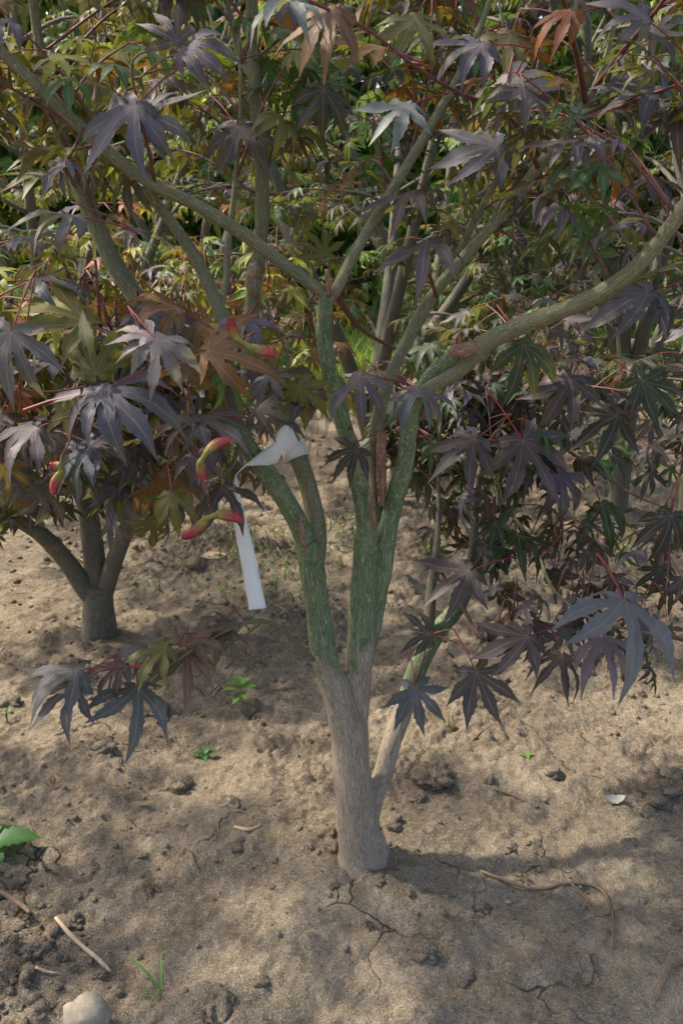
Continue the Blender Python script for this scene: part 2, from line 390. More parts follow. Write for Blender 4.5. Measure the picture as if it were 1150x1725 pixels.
# ------------------------------------------------------------------ tree builder
class Tree:
    def __init__(s, name, loc, label, cat, group=None, seed=0, mix=None, lod='mid'):
        s.root = tag(empty(name, loc), label, cat, group); s.loc = np.array(loc, float)
        s.rng = random.Random(seed); s.mix = mix; s.lod = lod; s.skel = []; s.leaves = []; s.seed = seed
    def wood(s, name, C4, m, seg=10, step=0.014, age=0.0, rings=(), wob=0.05, record=True, label=None, rough=0.0):
        V, Fc, bk, rg, P, T = tube(C4, step, seg, wob, s.rng.randint(0, 99), rings)
        if rough:
            c = V.mean(0); a = V * 420
            V = V + np.stack([vn(a[:, 1] + 9, a[:, 2] * .6, 51), vn(a[:, 0], a[:, 2] * .6 + 4, 52), vn(a[:, 0] + 3, a[:, 1], 53)], 1) * rough
        ag = np.full(len(V), age) if np.isscalar(age) else age(V)
        o = link(name, mesh(name, V - s.loc, Fc, m, {'bk': ('FLOAT_VECTOR', bk), 'age': ('FLOAT', ag), 'ring': ('FLOAT', rg)}), s.root)
        if label: o['label'] = label
        if record: s.skel.append(P)
        return o, P, T
    def branch_mesh(s, name, tubes, m):
        """several tubes of one branch system joined as one branch"""
        Vs = []; Fs = []; bs = []; o = 0
        for C4, seg, step in tubes:
            V, Fc, bk, rg, P, T = tube(C4, step, seg, 0.05, s.rng.randint(0, 99)); s.skel.append(P)
            Vs.append(V); bs.append(bk); Fs += [tuple(i + o for i in q) for q in Fc]; o += len(V)
        V = np.vstack(Vs); bk = np.vstack(bs); z = np.zeros(len(V))
        return link(name, mesh(name, V - s.loc, Fs, m, {'bk': ('FLOAT_VECTOR', bk), 'age': ('FLOAT', z), 'ring': ('FLOAT', z)}), s.root)
    def nearest(s, p):
        best = None
        for P in s.skel:
            d = np.linalg.norm(P - p, axis=1); i = int(d.argmin())
            if best is None or d[i] < best[0]: best = (d[i], P[i])
        return best
    def leaf_at_node(s, node, out, up=None, R=0.055, col=None, droop=None):
        rng = s.rng
        dr = rng.uniform(-.9, .05) if droop is None else droop
        D = unit(unit(out) * 1.0 + np.array([rng.uniform(-.3, .3), rng.uniform(-.3, .3), dr]))
        Nn = np.array([rng.uniform(-.5, .5), rng.uniform(-.55, .3), 1.0]) + 0.5 * unit(out)
        R = R * rng.uniform(.7, 1.25)
        Mx, _ = leaf_matrix((0, 0, 0), D, Nn, R)
        s.leaves.append((Mx, node - Mx @ PET, col or pick(rng, s.mix), s.lod, R))
    def twig_leaves(s, P, T, n, R, mix=None, start=.25):
        rng = s.rng; L = len(P)
        for k in range(n):
            i = min(L - 1, int((start + (1 - start) * (k + 1) / n) * (L - 1))); t = T[i]
            side = unit(np.cross(t, [rng.uniform(-.4, .4), rng.uniform(-.4, .4), 1.0]))
            for sg in (-1, 1):
                if rng.random() < .12: continue
                s.leaf_at_node(P[i], side * sg + t * rng.uniform(.1, .7), R=R, col=pick(rng, mix or s.mix))
        s.leaf_at_node(P[-1], T[-1], R=R, col=pick(rng, mix or s.mix))
    def finalize(s, limit=300, stuff='foliage', clear=()):
        if clear:
            keepl = []
            for lf in s.leaves:
                x, y, d = pix(lf[1] + lf[0] @ np.array([0, .5, 0])); yy = (lf[1] + lf[0] @ np.array([0, .5, 0]))[1]
                if lf[4] > .12 or not any(a <= x <= c_ and b <= y <= e and yy < Yl for a, b, c_, e, Yl in clear): keepl.append(lf)
            s.leaves = keepl
        sc = []
        for k, (Mx, o, c, lod, R) in enumerate(s.leaves):
            x, y, d = pix(o + Mx @ np.array([0, .5, 0]))
            vis = d > 0.1 and -40 < x < 1190 and -40 < y < 1765
            sc.append((-(R / d) if vis else 1.0, k))
        sc.sort(); idx = [k for v, k in sc if v < 0][:limit]; keep = set(idx)
        for k in idx:
            Mx, o, c, lod, R = s.leaves[k]; geos, mes = LEAF[lod]
            ob = link('leaf', mes[s.rng.randrange(len(mes))], s.root)
            m4 = Matrix.Identity(4)
            for a in range(3):
                for b in range(3): m4[a][b] = Mx[a][b]
                m4[a][3] = o[a] - s.loc[a]
            ob.matrix_local = m4; ob.color = (*c, 1)
        rest = [k for k in range(len(s.leaves)) if k not in keep]
        if rest:
            ob = link(stuff, merged_leaves([s.leaves[k] for k in rest], s.loc, s.rng, None), s.root); ob['kind'] = 'stuff'
        return len(idx), len(rest)
def merged_leaves(lv, loc, rng, key=None):
    Vs = []; Fs = []; mi = []; rb = []; pc = []; lc = []; o = 0
    for Mx, org, c, lod, R in lv:
        geos = LEAF[key or ('mid' if lod in ('hero', 'droopy') else lod)][0]; g = geos[rng.randrange(len(geos))]
        V = g[0] @ Mx.T + org - loc; Vs.append(V); Fs += [tuple(i + o for i in f) for f in g[1]]; mi += g[4]
        rb.append(g[2]); pc.append(g[3]); lc.append(np.tile([*c, 1], (len(V), 1))); o += len(V)
    return mesh('foliage', np.vstack(Vs), Fs, [M_LEAF, M_PET], {'rib': ('FLOAT', np.concatenate(rb)), 'pc': ('FLOAT_VECTOR', np.vstack(pc)), 'lc': ('FLOAT_COLOR', np.vstack(lc))}, True, mi)

# ================================================================== THE GROUND
def axis(dense0, dense1, step, far0, far1, g=1.09):
    a = list(np.arange(dense0, dense1, step)); st = step; x = dense1
    hi = []
    while x < far1: hi.append(x); st *= g; x += st
    lo = []; st = step * g; x = dense0 - st
    while x > far0: lo.append(x); st *= g; x -= st
    return np.array(lo[::-1] + a + hi)
gx = axis(-0.75, 0.85, 0.0046, -60, 60); gy = axis(-0.62, 1.6, 0.0050, -12, 120)
X, Y = np.meshgrid(gx, gy); Z = gz(X, Y)
nx, ny = len(gx), len(gy); V = np.stack([X.ravel(), Y.ravel(), Z.ravel()], 1)
i = np.arange((nx - 1) * (ny - 1)); r_, c_ = i // (nx - 1), i % (nx - 1); q0 = r_ * nx + c_
quads = np.stack([q0, q0 + 1, q0 + nx + 1, q0 + nx], 1)
gm = bpy.data.meshes.new('ground'); gm.vertices.add(len(V)); gm.vertices.foreach_set('co', V.ravel())
gm.loops.add(quads.size); gm.loops.foreach_set('vertex_index', quads.ravel().astype(np.int32))
gm.polygons.add(len(quads)); gm.polygons.foreach_set('loop_start', (np.arange(len(quads)) * 4).astype(np.int32))
gm.materials.append(M_SOIL); gm.update(calc_edges=True); gm.polygons.foreach_set('use_smooth', np.ones(len(quads), bool))
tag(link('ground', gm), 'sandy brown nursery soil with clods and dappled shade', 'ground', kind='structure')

# ================================================================== THE TAGGED MAPLE (main subject)
hero = Tree('maple_tree', tuple(BASE), 'multi-stemmed purple maple with striped green bark, white ribbon tied on it', 'tree', None, 42,
            {'purple': 5, 'slate': 3, 'dark': 2, 'lav': 1.0, 'green': 1.2, 'olive': 1.6, 'bronze': 1.2, 'dgreen': 1.5}, 'hero')
WS = 0.86
def C4(rows):
    out = []
    for px, py, wpx, Y in rows:
        p = at(px, py, Y); out.append([*p, wid(p, wpx) / 2 * WS])
    return np.array(out)
def age_fn(V):
    return np.clip(1.0 - (V[:, 2] - 0.30) / 0.16, 0, 1) + np.clip(1.0 - (V[:, 2] - .012) / 0.045, 0, 1)
# lower trunk: stems fused into one smooth skin
low = [
    np.vstack([[BX, BY, -0.06, 0.060], [BX, BY, 0.0, 0.050], [BX - .002, BY, 0.022, 0.0435], C4([(607, 1435, 88, 0), (600, 1390, 79, 0), (594, 1310, 74, 0), (586, 1240, 72, 0), (566, 1165, 58, 0), (547, 1105, 54, 0), (533, 1010, 50, 0.0), (522, 930, 48, -.01), (518, 915, 46, -.01)])]),
    C4([(604, 1380, 60, 0), (597, 1280, 60, .012), (596, 1210, 54, .014), (604, 1140, 50, .014), (608, 1060, 50, .014), (611, 980, 50, .014), (616, 905, 46, .01), (619, 890, 44, .01)]),
    C4([(603, 1130, 44, .02), (622, 1070, 40, .028), (638, 985, 40, .03), (652, 895, 40, .03), (655, 880, 38, .03)]),
    C4([(612, 1400, 54, .012), (630, 1340, 42, .022), (645, 1300, 38, .035), (668, 1225, 38, .06), (684, 1180, 38, .075)]),
    np.vstack([[BX + .050, BY + .012, -.03, .014], [BX + .028, BY + .006, .012, .018], [BX + .012, BY, .07, .022]]),
]
tv, tf = merge([tube(c, 0.010, 16, 0.03, k)[:2] for k, c in enumerate(low)])
tmp = link('tmp', mesh('tmp', tv, tf, M_BARK))
rm = tmp.modifiers.new('r', 'REMESH'); rm.mode = 'VOXEL'; rm.voxel_size = 0.0028
sm = tmp.modifiers.new('s', 'SMOOTH'); sm.factor = 0.5; sm.iterations = 6
dg = bpy.context.evaluated_depsgraph_get(); ev = tmp.evaluated_get(dg).to_mesh()
nv = len(ev.vertices); tv = np.empty(nv * 3); ev.vertices.foreach_get('co', tv); tv = tv.reshape(-1, 3)
tn = np.empty(nv * 3); ev.vertices.foreach_get('normal', tn); tn = tn.reshape(-1, 3)
tf = [tuple(p.vertices) for p in ev.polygons]
bpy.data.objects.remove(tmp)
Ps = []; 
for k, c in enumerate(low[:4]):
    R_ = resample(c, 0.008); P = R_[:, :3]; T, U, W = frames(P); s_ = np.concatenate([[0], np.cumsum(np.linalg.norm(np.diff(P, axis=0), axis=1))])
    Ps.append((P, U, W, s_ + k * .53, R_[:, 3]))
    hero.skel.append(P)
bk = np.zeros((nv, 3)); best = np.full(nv, 1e9)
for P, U, W, s_, rr in Ps:
    d = np.linalg.norm(tv[:, None, :] - P[None], axis=2); j = d.argmin(1); dj = d[np.arange(nv), j] - rr[j]; ok = dj < best
    off = tv - P[j]; b_ = np.stack([(off * U[j]).sum(1), (off * W[j]).sum(1), s_[j]], 1)
    bk[ok] = b_[ok]; best[ok] = dj[ok]
rg = np.zeros(nv)
for (px, py, Yp) in ((519, 935, -.01), (616, 902, .01), (650, 912, .03), (597, 1155, .0)):
    p = at(px, py, Yp); d = tv - p
    rg = np.maximum(rg, np.exp(-((d[:, 2] + 0.0018 * np.sin(d[:, 0] * 130 + px)) / .0022) ** 2) * (np.hypot(d[:, 0], d[:, 1]) < .03))
tv = tv + tn * (0.0008 * rg + 0.0014 * vn(bk[:, 0] * 260 + bk[:, 1] * 170, bk[:, 2] * 24, 31) + 0.004 * vn(bk[:, 0] * 60 + bk[:, 1] * 40, bk[:, 2] * 22, 32))[:, None]
link('trunk', mesh('trunk', tv - hero.loc, tf, M_BARK, {'bk': ('FLOAT_VECTOR', bk), 'age': ('FLOAT', age_fn(tv)), 'ring': ('FLOAT', rg)}), hero.root)

BR = {}
def hb(key, rows, m, age=0.0, rings=(), seg=14, name='branch', label=None):
    o, P, T = hero.wood(name, C4(rows), m, seg, 0.010, age, rings, 0.05, True, label); BR[key] = (P, T); return o
hb('A1', [(524, 950, 44, -.005), (512, 905, 42, -.01), (488, 855, 40, -.02), (448, 795, 38, -.03), (412, 745, 36, -.04), (388, 695, 35, -.04), (370, 650, 34, -.03), (330, 600, 33, 0.0), (285, 560, 33, .03), (262, 536, 30, .04)], M_BARK, 0.0, (.30, .62), 16)
hb('A1u', [(330, 600, 30, .0), (285, 560, 34, .03), (238, 510, 36, .05), (188, 435, 36, .06), (142, 330, 34, .07), (104, 225, 28, .08), (78, 140, 23, .08), (60, 30, 19, .08), (40, -160, 12, .06)], M_BARK2, 0.0, (.2, .5), 16)
hb('A2', [(528, 955, 42, .01), (534, 900, 38, .015), (522, 830, 36, .02), (500, 765, 35, .03), (468, 695, 35, .04), (436, 630, 38, .05), (420, 575, 36, .06), (424, 520, 30, .08), (434, 450, 28, .09), (442, 350, 29, .10), (438, 240, 29, .10), (428, 130, 27, .10), (424, 10, 25, .10), (420, -150, 18, .10), (410, -300, 10, .08)], M_BARK2, 0.0, (.2, .40, .55, .72))
hb('B', [(400, 705, 30, -.03), (385, 620, 28, -.02), (376, 545, 28, -.01), (362, 505, 27, 0), (335, 445, 25, 0), (300, 390, 23, 0), (262, 340, 22, -.01), (244, 312, 20, -.015)], M_BARK2, 0.0, (.5,))
hb('Bt', [(372, 520, 12, -.005), (382, 470, 15, .02), (384, 420, 14, .03), (394, 330, 11, .04), (402, 240, 9, .05), (405, 150, 7, .06), (400, 30, 5, .07)], M_BARK2, 0.0, (), 10)
hb('C', [(616, 930, 44, .01), (617, 885, 41, .01), (606, 820, 37, .005), (590, 755, 34, 0), (572, 690, 32, -.005), (554, 620, 31, -.01), (546, 560, 31, -.015), (549, 505, 30, -.02), (551, 492, 29, -.02)], M_BARK, 0.0, (.12, .45, .93), 16)
hb('Cl', [(556, 505, 22, -.02), (540, 490, 24, -.022), (505, 465, 25, -.035), (455, 428, 25, -.05), (400, 388, 25, -.065), (330, 345, 25, -.085), (262, 312, 25, -.10), (205, 275, 25, -.115), (140, 218, 25, -.13), (70, 150, 23, -.15), (0, 85, 22, -.16), (-90, 0, 18, -.17), (-160, -120, 12, -.17)], M_BARK2, 0.0, (.3, .42, .58, .75))
hb('Cr', [(553, 505, 20, -.02), (566, 488, 22, -.015), (590, 440, 22, 0), (612, 400, 22, .01), (650, 335, 21, .03), (694, 265, 20, .04), (738, 190, 18, .05), (790, 90, 14, .06), (840, -40, 10, .07)], M_BARK2, 0.0, (.4, .8))
hb('Cs', [(556, 480, 20, .0), (610, 555, 9, .10), (690, 600, 7, .2)], M_TWIG, 0.0, (), 8, 'twig')
hb('D', [(648, 920, 38, .03), (656, 880, 38, .03), (668, 830, 37, .03), (681, 780, 36, .025), (688, 730, 34, .02), (700, 680, 32, .01), (728, 630, 31, 0), (768, 596, 32, -.02)], M_BARK, 0.0, (.35,), 16)
hb('Dr', [(700, 665, 24, .0), (745, 640, 30, -.01), (785, 612, 34, -.02), (812, 582, 38, -.035), (850, 560, 36, -.05), (905, 538, 34, -.075), (965, 515, 33, -.10), (1020, 488, 33, -.125), (1068, 452, 32, -.145), (1108, 408, 30, -.16), (1150, 350, 28, -.18), (1200, 260, 24, -.20), (1250, 140, 18, -.22), (1290, -40, 12, -.22)], M_BARK2, 0.0, (.33, .5, .62), 16)
hb('E', [(634, 930, 30, .035), (634, 860, 26, .045), (632, 790, 26, .05), (634, 720, 28, .05), (650, 650, 26, .05), (682, 580, 24, .06), (720, 510, 23, .07), (775, 440, 22, .08), (830, 378, 22, .08), (875, 320, 21, .08), (918, 265, 21, .08), (960, 205, 18, .08), (1000, 150, 15, .07), (1030, 60, 11, .06), (1050, -60, 8, .05)], M_BARK2, 0.0, (.7, .82))
hb('E2', [(690, 575, 14, .06), (720, 520, 15, .09), (765, 440, 15, .11), (800, 370, 14, .12), (838, 300, 12, .12), (868, 235, 9, .12), (900, 130, 6, .12), (930, 10, 4, .12)], M_BARK2, 0.0, (.5,), 10)
hb('F', [(658, 1255, 18, .05), (672, 1215, 32, .062), (686, 1176, 38, .077), (705, 1120, 38, .10), (735, 1065, 36, .13), (775, 1015, 30, .17), (800, 945, 24, .21), (840, 885, 20, .25), (880, 820, 17, .28), (930, 740, 14, .30), (990, 650, 11, .32)], M_BARK, lambda V: np.clip(1.15 - (V[:, 2] - .20) / .10, 0, 1), (.5,), 14)
hb('F2', [(712, 1105, 30, .11), (722, 1050, 24, .12), (727, 985, 20, .14), (735, 920, 12, .17), (738, 850, 9, .20), (738, 760, 8, .24), (745, 680, 6, .28)], M_BARK3, 0.0, (.3,), 12)
hb('F3', [(790, 970, 18, .20), (798, 900, 17, .22), (800, 850, 15, .24), (812, 780, 12, .26), (850, 700, 9, .28), (890, 600, 6, .30)], M_BARK3, 0.0, (), 10)
# pruned stubs and scars
def stub(rows, m, nm='pruned_stub'):
    o, P, T = hero.wood(nm, C4(rows), m, 14, .003, 1.0, (), .15, True, None, .004); return o
stub([(643, 850, 14, .028), (643, 820, 17, .026), (643, 770, 18, .026), (644, 738, 19, .028), (645, 728, 14, .03)], M_DEAD)
stub([(553, 498, 12, -.03), (553, 478, 11, -.032), (551, 454, 9, -.034)], M_DEAD)
stub([(432, 500, 18, .08), (428, 484, 28, .072), (425, 468, 24, .07), (428, 458, 22, .068), (427, 444, 20, .068), (427, 441, 9, .068)], M_CUT)
stub([(806, 582, 24, -.036), (785, 588, 28, -.040), (766, 592, 26, -.041), (757, 594, 20, -.041)], M_DEAD)
stub([(720, 700, 26, .01), (722, 690, 26, .005), (724, 672, 25, .0), (725, 662, 16, .0)], M_DEAD)
for px, py, Yp in ((508, 905, -.035), (626, 868, -.012)):
    c = C4([(px - 4, py - 42, 5, Yp - .002), (px - 2, py - 20, 9, Yp - .006), (px + 2, py, 10, Yp - .007), (px + 4, py + 24, 4, Yp)])
    hero.wood('bark_scar', c, M_DEAD, 8, .003, 1.0, (), .2, False, None, .004)

# ---- hand-set twigs (photograph pixel, width, depth)
def twig(key, rows, m=M_TWIG, name='twig'):
    o, P, T = hero.wood(name, C4(rows), m, 6, 0.012, 0, (), .08); BR[key] = (P, T); return P, T
twig('low', [(528, 1112, 10, -.03), (500, 1082, 9, -.05), (468, 1056, 9, -.08), (432, 1046, 8, -.11), (385, 1060, 7, -.14), (330, 1092, 6, -.17), (270, 1130, 5, -.20), (215, 1165, 4, -.22), (150, 1160, 3, -.24), (90, 1150, 3, -.25)], M_TWIGG)
twig('low2', [(440, 1048, 6, -.10), (400, 1078, 5, -.10), (340, 1090, 4, -.11), (290, 1085, 3, -.12)], M_TWIGG)
twig('fl', [(388, 690, 12, -.05), (372, 640, 9, -.12), (330, 620, 7, -.20), (270, 610, 6, -.26), (210, 640, 6, -.30), (150, 650, 5, -.33), (80, 660, 4, -.35), (10, 650, 4, -.36)])
twig('fl2', [(372, 640, 7, -.12), (385, 600, 6, -.20), (400, 575, 5, -.27), (430, 560, 4, -.32)])
twig('fl3', [(210, 640, 5, -.30), (220, 600, 4, -.32), (255, 565, 4, -.34)])
twig('fl4', [(330, 620, 5, -.20), (318, 680, 5, -.26), (325, 740, 4, -.30), (345, 780, 4, -.32), (352, 850, 3, -.33)])
twig('fl5', [(150, 650, 5, -.33), (130, 700, 4, -.34), (115, 750, 4, -.35), (100, 775, 3, -.35)])
twig('tagtwig', [(404, 745, 13, -.05), (396, 772, 10, -.08), (388, 790, 8, -.10), (372, 800, 6, -.12), (340, 805, 5, -.15)], M_TWIGG)
twig('tr1', [(905, 280, 12, .07), (872, 215, 8, .0), (830, 180, 8, -.06), (760, 150, 8, -.12), (690, 105, 7, -.17), (620, 50, 6, -.21), (540, 10, 7, -.24), (470, -20, 5, -.26)])
twig('tr2', [(985, 170, 14, .07), (975, 110, 13, .02), (960, 50, 11, -.03), (945, -20, 10, -.08), (930, -100, 6, -.1)])
twig('tr3', [(1000, 150, 12, .07), (1030, 110, 11, .0), (1070, 60, 10, -.07), (1110, 10, 9, -.13), (1150, -50, 6, -.16)])
twig('tr4', [(905, 280, 8, .07), (890, 240, 7, .02), (868, 170, 7, -.05), (862, 140, 5, -.08)])
twig('tr5', [(990, 200, 7, .06), (1040, 180, 6, 0), (1090, 160, 6, -.05), (1150, 140, 5, -.09)])
twig('rl', [(1150, 1078, 8, -.05), (1110, 1060, 7, -.06), (1080, 1030, 6, -.07), (1055, 1008, 5, -.08)])
twig('rl2', [(860, 865, 9, .24), (900, 920, 7, .20), (930, 990, 7, .10), (990, 1040, 6, .03), (1060, 1060, 6, -.02), (1150, 1078, 8, -.05)], M_TWIGG)
twig('rl3', [(775, 1015, 10, .15), (800, 1060, 6, .10), (830, 1090, 6, .06), (870, 1090, 5, .03), (920, 1090, 4, .01)])
twig('rl4', [(740, 1065, 8, .10), (722, 1075, 6, .07), (712, 1110, 4, .05), (700, 1150, 4, .04)])
twig('rm', [(930, 740, 10, .28), (900, 750, 8, .24), (860, 745, 7, .19), (800, 740, 5, .15)])
twig('rm2', [(930, 740, 8, .28), (1000, 790, 6, .25), (1060, 830, 5, .22), (1130, 860, 4, .20)])
twig('mid1', [(700, 670, 9, -.01), (690, 650, 7, -.06), (660, 640, 6, -.10), (610, 630, 5, -.13)])
twig('mid2', [(735, 500, 8, .06), (722, 455, 6, .02), (720, 410, 5, -.02)])
twig('mid3', [(590, 720, 7, -.01), (598, 740, 5, -.05), (602, 755, 4, -.08)])
twig('ul1', [(262, 312, 9, -.10), (250, 250, 7, -.14), (235, 190, 6, -.18), (225, 100, 5, -.2), (290, 80, 4, -.22)])
twig('ul2', [(140, 218, 8, -.14), (120, 260, 6, -.18), (110, 275, 5, -.2), (120, 340, 4, -.22)])

# ---- hand-set leaves: (x, y, length of middle lobe in px, direction in degrees, depth, palette, facing)
HL = [
    (1050, 1010, 150, -90, -.08, 'lav', .5, 1), (1012, 1075, 105, -78, -.05, 'lav', .3, 1), (945, 1105, 85, -88, .0, 'purple', .3, 1),
    (722, 1068, 62, 160, .04, 'dark', .9, 0), (700, 1158, 78, -82, .03, 'slate', .9, 0), (802, 1132, 92, -68, .02, 'purple', .8, 0),
    (888, 1072, 95, 195, .02, 'purple', .6, 0), (790, 962, 95, 205, .12, 'purple', .6, 0), (872, 900, 92, -95, .2, 'dgreen', .4, 1),
    (1012, 850, 85, -100, .22, 'dgreen', .4, 1), (1130, 868, 85, -115, .16, 'dark', .6, 0), (880, 742, 125, -55, .16, 'purple', .8, 0),
    (800, 740, 95, 215, .12, 'purple', .7, 0), (940, 800, 95, -30, .2, 'slate', .7, 0), (607, 636, 95, -100, -.14, 'slate', .6, 1), (703, 656, 100, -55, -.10, 'slate', .6, 1),
    (602, 757, 72, 215, -.08, 'dark', .7, 0), (720, 408, 105, -112, -.02, 'slate', .6, 1), (690, 325, 90, -125, .0, 'purple', .6, 1),
    (836, 246, 108, 190, -.05, 'slate', .9, 0), (688, 178, 92, 215, -.14, 'pale', .6, 0), (858, 152, 95, 40, -.10, 'lav', .8, 0), (850, 150, 80, 250, -.10, 'lav', .8, 0),
    (812, 76, 110, 195, -.14, 'slate', .7, 0), (1085, 30, 100, 150, -.12, 'lav', .8, 0), (1100, 60, 90, 30, -.10, 'slate', .7, 0),
    (1105, 150, 110, 200, -.05, 'slate', .6, 0), (1140, 190, 105, 235, -.05, 'purple', .6, 1), (1095, 300, 90, 250, .0, 'dark', .6, 1), (988, 425, 78, 78, .10, 'green', .95, 0),
    (228, 178, 128, 240, -.20, 'slate', .9, 0), (240, 195, 110, 15, -.19, 'slate', .8, 0), (308, 82, 105, 15, -.22, 'slate', .8, 0), (300, 70, 80, 120, -.22, 'purple', .8, 0),
    (112, 275, 72, 215, -.2, 'slate', .7, 0), (118, 278, 60, -50, -.2, 'lav', .5, 1), (125, 362, 120, 178, -.22, 'lav', .15, 0),
    (262, 572, 98, -48, -.35, 'lav', .8, 0), (258, 570, 78, 175, -.34, 'lav', .7, 0), (168, 660, 165, 12, -.34, 'slate', .55, 0), (175, 655, 120, 205, -.34, 'slate', .6, 0),
    (150, 545, 130, 150, -.30, 'olive', .5, 0), (162, 630, 115, 110, -.33, 'olive', .9, 0), (350, 590, 140, 28, -.28, 'bronze', .7, 0), (318, 630, 125, 80, -.25, 'bronze', .8, 0),
    (430, 690, 115, 20, -.12, 'purple', .5, 0), (335, 705, 110, 5, -.28, 'purple', .35, 0), (330, 705, 90, 190, -.28, 'purple', .4, 0), (140, 762, 80, 220, -.35, 'slate', .6, 0), (150, 745, 80, -20, -.34, 'slate', .5, 0),
    (20, 560, 130, 250, -.36, 'slate', .7, 0), (490, 2, 105, 222, -.26, 'pale', .5, 1), (560, 20, 120, 230, -.24, 'bronze', .6, 0), (520, 120, 72, 75, .12, 'green', .9, 0), (545, 150, 85, 270, -.0, 'dark', .7, 0),
    (232, 1158, 105, -68, -.22, 'slate', .3, 1), (128, 1152, 92, 218, -.24, 'slate', .6, 0), (130, 1128, 120, 182, -.24, 'slate', .25, 0), (278, 1090, 85, 200, -.19, 'olive', .4, 0),
    (315, 1100, 80, -80, -.17, 'brown', .2, 1), (330, 1075, 80, 30, -.16, 'brown', .5, 0), (262, 1080, 80, 190, -.17, 'slate', .4, 0), (385, 1062, 62, 130, -.13, 'purple', .4, 0), (400, 212, 105, -60, .02, 'purple', .6, 0),
    (545, 430, 62, 120, .06, 'olive', .8, 0), (1090, 495, 115, 210, -.05, 'slate', .6, 0), (1100, 500, 95, -50, -.03, 'dark', .5, 1), (640, 80, 100, 180, -.2, 'bronze', .5, 0), (860, 60, 80, 250, -.05, 'olive', .7, 0),
    (375, 820, 100, -100, -.14, 'purple', .3, 1), (960, 640, 90, 240, .2, 'purple', .6, 0), (1040, 700, 100, 200, .2, 'dark', .6, 0), (1080, 640, 90, -40, .2, 'dgreen', .6, 0),
    (880, 580, 100, -70, .2, 'dgreen', .6, 0), (530, 660, 90, 190, -.1, 'purple', .45, 0), (960, 20, 90, 210, -.08, 'rust', .6, 0), (700, 30, 90, 250, -.15, 'olive', .6, 0),
    (205, 1122, 85, 185, -.22, 'purple', .3, 0), (380, 1062, 70, -100, -.13, 'brown', .3, 1),
    (60, 470, 110, 20, -.25, 'slate', .25, 0), (40, 400, 100, 10, -.2, 'lav', .2, 0), (300, 520, 110, 150, -.25, 'bronze', .4, 0), (60, 720, 110, 200, -.34, 'purple', .5, 0),
]
hr = random.Random(77)
for (px, py, ln, ang, Yp, colk, face, drp) in HL:
    o = at(px, py, Yp); R = wid(o, ln) * (1.22 if drp else 1.12)
    a = rad(ang + hr.uniform(-6, 6))
    D = RGT * math.cos(a) + UP * math.sin(a) - FWD * hr.uniform(.05, .35)
    Nn = -FWD * face + np.array([hr.uniform(-.15, .15), 0, 1.0]) * (1.05 - face) + UP * .25
    if drp:
        D = (RGT * math.cos(a) + UP * math.sin(a)) * .55 - FWD * .75; Nn = UP * 1.0 + np.array([hr.uniform(-.2, .2), 0, .2])
    Mx, _ = leaf_matrix(o, D, Nn, R)
    c = tuple(v * hr.uniform(.85, 1.15) for v in PAL[colk])
    hero.leaves.append((Mx, o, c, 'droopy' if drp else 'hero', R * 3))
    e = o + Mx @ PET
    dist, q = hero.nearest(e)
    if dist > 0.006:
        mid = e * .55 + q * .45 + np.array([0, 0, .05 * dist]); r0 = 0.0009 if dist < .12 else 0.0015
        hero.wood('twig', np.array([[*q, r0 * 1.3], [*mid, r0], [*e, 0.0009]]), M_TWIG, 5, 0.02, 0, (), .08, dist > .08)

# ---- twigs grown along the limbs (most of them reach back and up; the crown goes on above the frame)
def region_mix(p):
    x, y, d = pix(p)
    if x < 380 and y < 720: return {'olive': 4, 'yellow': 2.2, 'bronze': 3, 'purple': 2, 'slate': 1.6, 'green': 1.5, 'rust': .8}
    if x < 620 and y < 620: return {'green': 4, 'olive': 3, 'dgreen': 2.5, 'purple': 1.8, 'bronze': 1.2, 'slate': .6, 'rust': .6}
    if y < 330: return {'purple': 3, 'slate': 1.6, 'green': 3, 'dgreen': 2.4, 'olive': 1.5, 'bronze': 1, 'rust': .8, 'lav': .5}
    return {'purple': 3, 'dark': 2.4, 'dgreen': 3, 'green': 1, 'slate': 1.2}
def auto_twigs(key, t0, t1, n, length, back=.6, up=.35, nodes=3, R=.052):
    P, T = BR[key]; rng = hero.rng
    for k in range(n):
        f = t0 + (t1 - t0) * (k + rng.random()) / n; i = int(f * (len(P) - 1)); p = P[i]; t = T[i]
        az = rng.uniform(0, 2 * math.pi)
        dr = unit(t * .5 + np.array([math.cos(az), math.sin(az) * .7 + back, up + rng.uniform(-.35, .35)]))
        L = length * rng.uniform(.6, 1.3)
        e1 = p + dr * L * .5 + np.array([0, 0, .02 * L]); e2 = p + dr * L + np.array([0, 0, -.12 * L])
        o, Q, TT = hero.wood('twig', np.array([[*p, .0022], [*e1, .0016], [*e2, .0010]]), M_TWIG if rng.random() < .7 else M_TWIGG, 5, .02, 0, (), .06)
        hero.twig_leaves(Q, TT, nodes, R, region_mix(e2), .35)
auto_twigs('A1u', .30, 1, 15, .20)
auto_twigs('A2', .50, 1, 16, .22, .8)
auto_twigs('Bt', .35, 1, 5, .14)
auto_twigs('Cl', .45, 1, 12, .18, .5)
auto_twigs('Cr', .35, 1, 11, .20, .8)
auto_twigs('Dr', .45, 1, 13, .20, .7)
auto_twigs('E', .50, 1, 12, .20, .8)
auto_twigs('E2', .35, 1, 9, .18, .8)
auto_twigs('F', .50, 1, 12, .17, .5, .2)
auto_twigs('F2', .55, 1, 6, .14, .4, .1)
auto_twigs('F3', .3, 1, 9, .17, .5, .2)
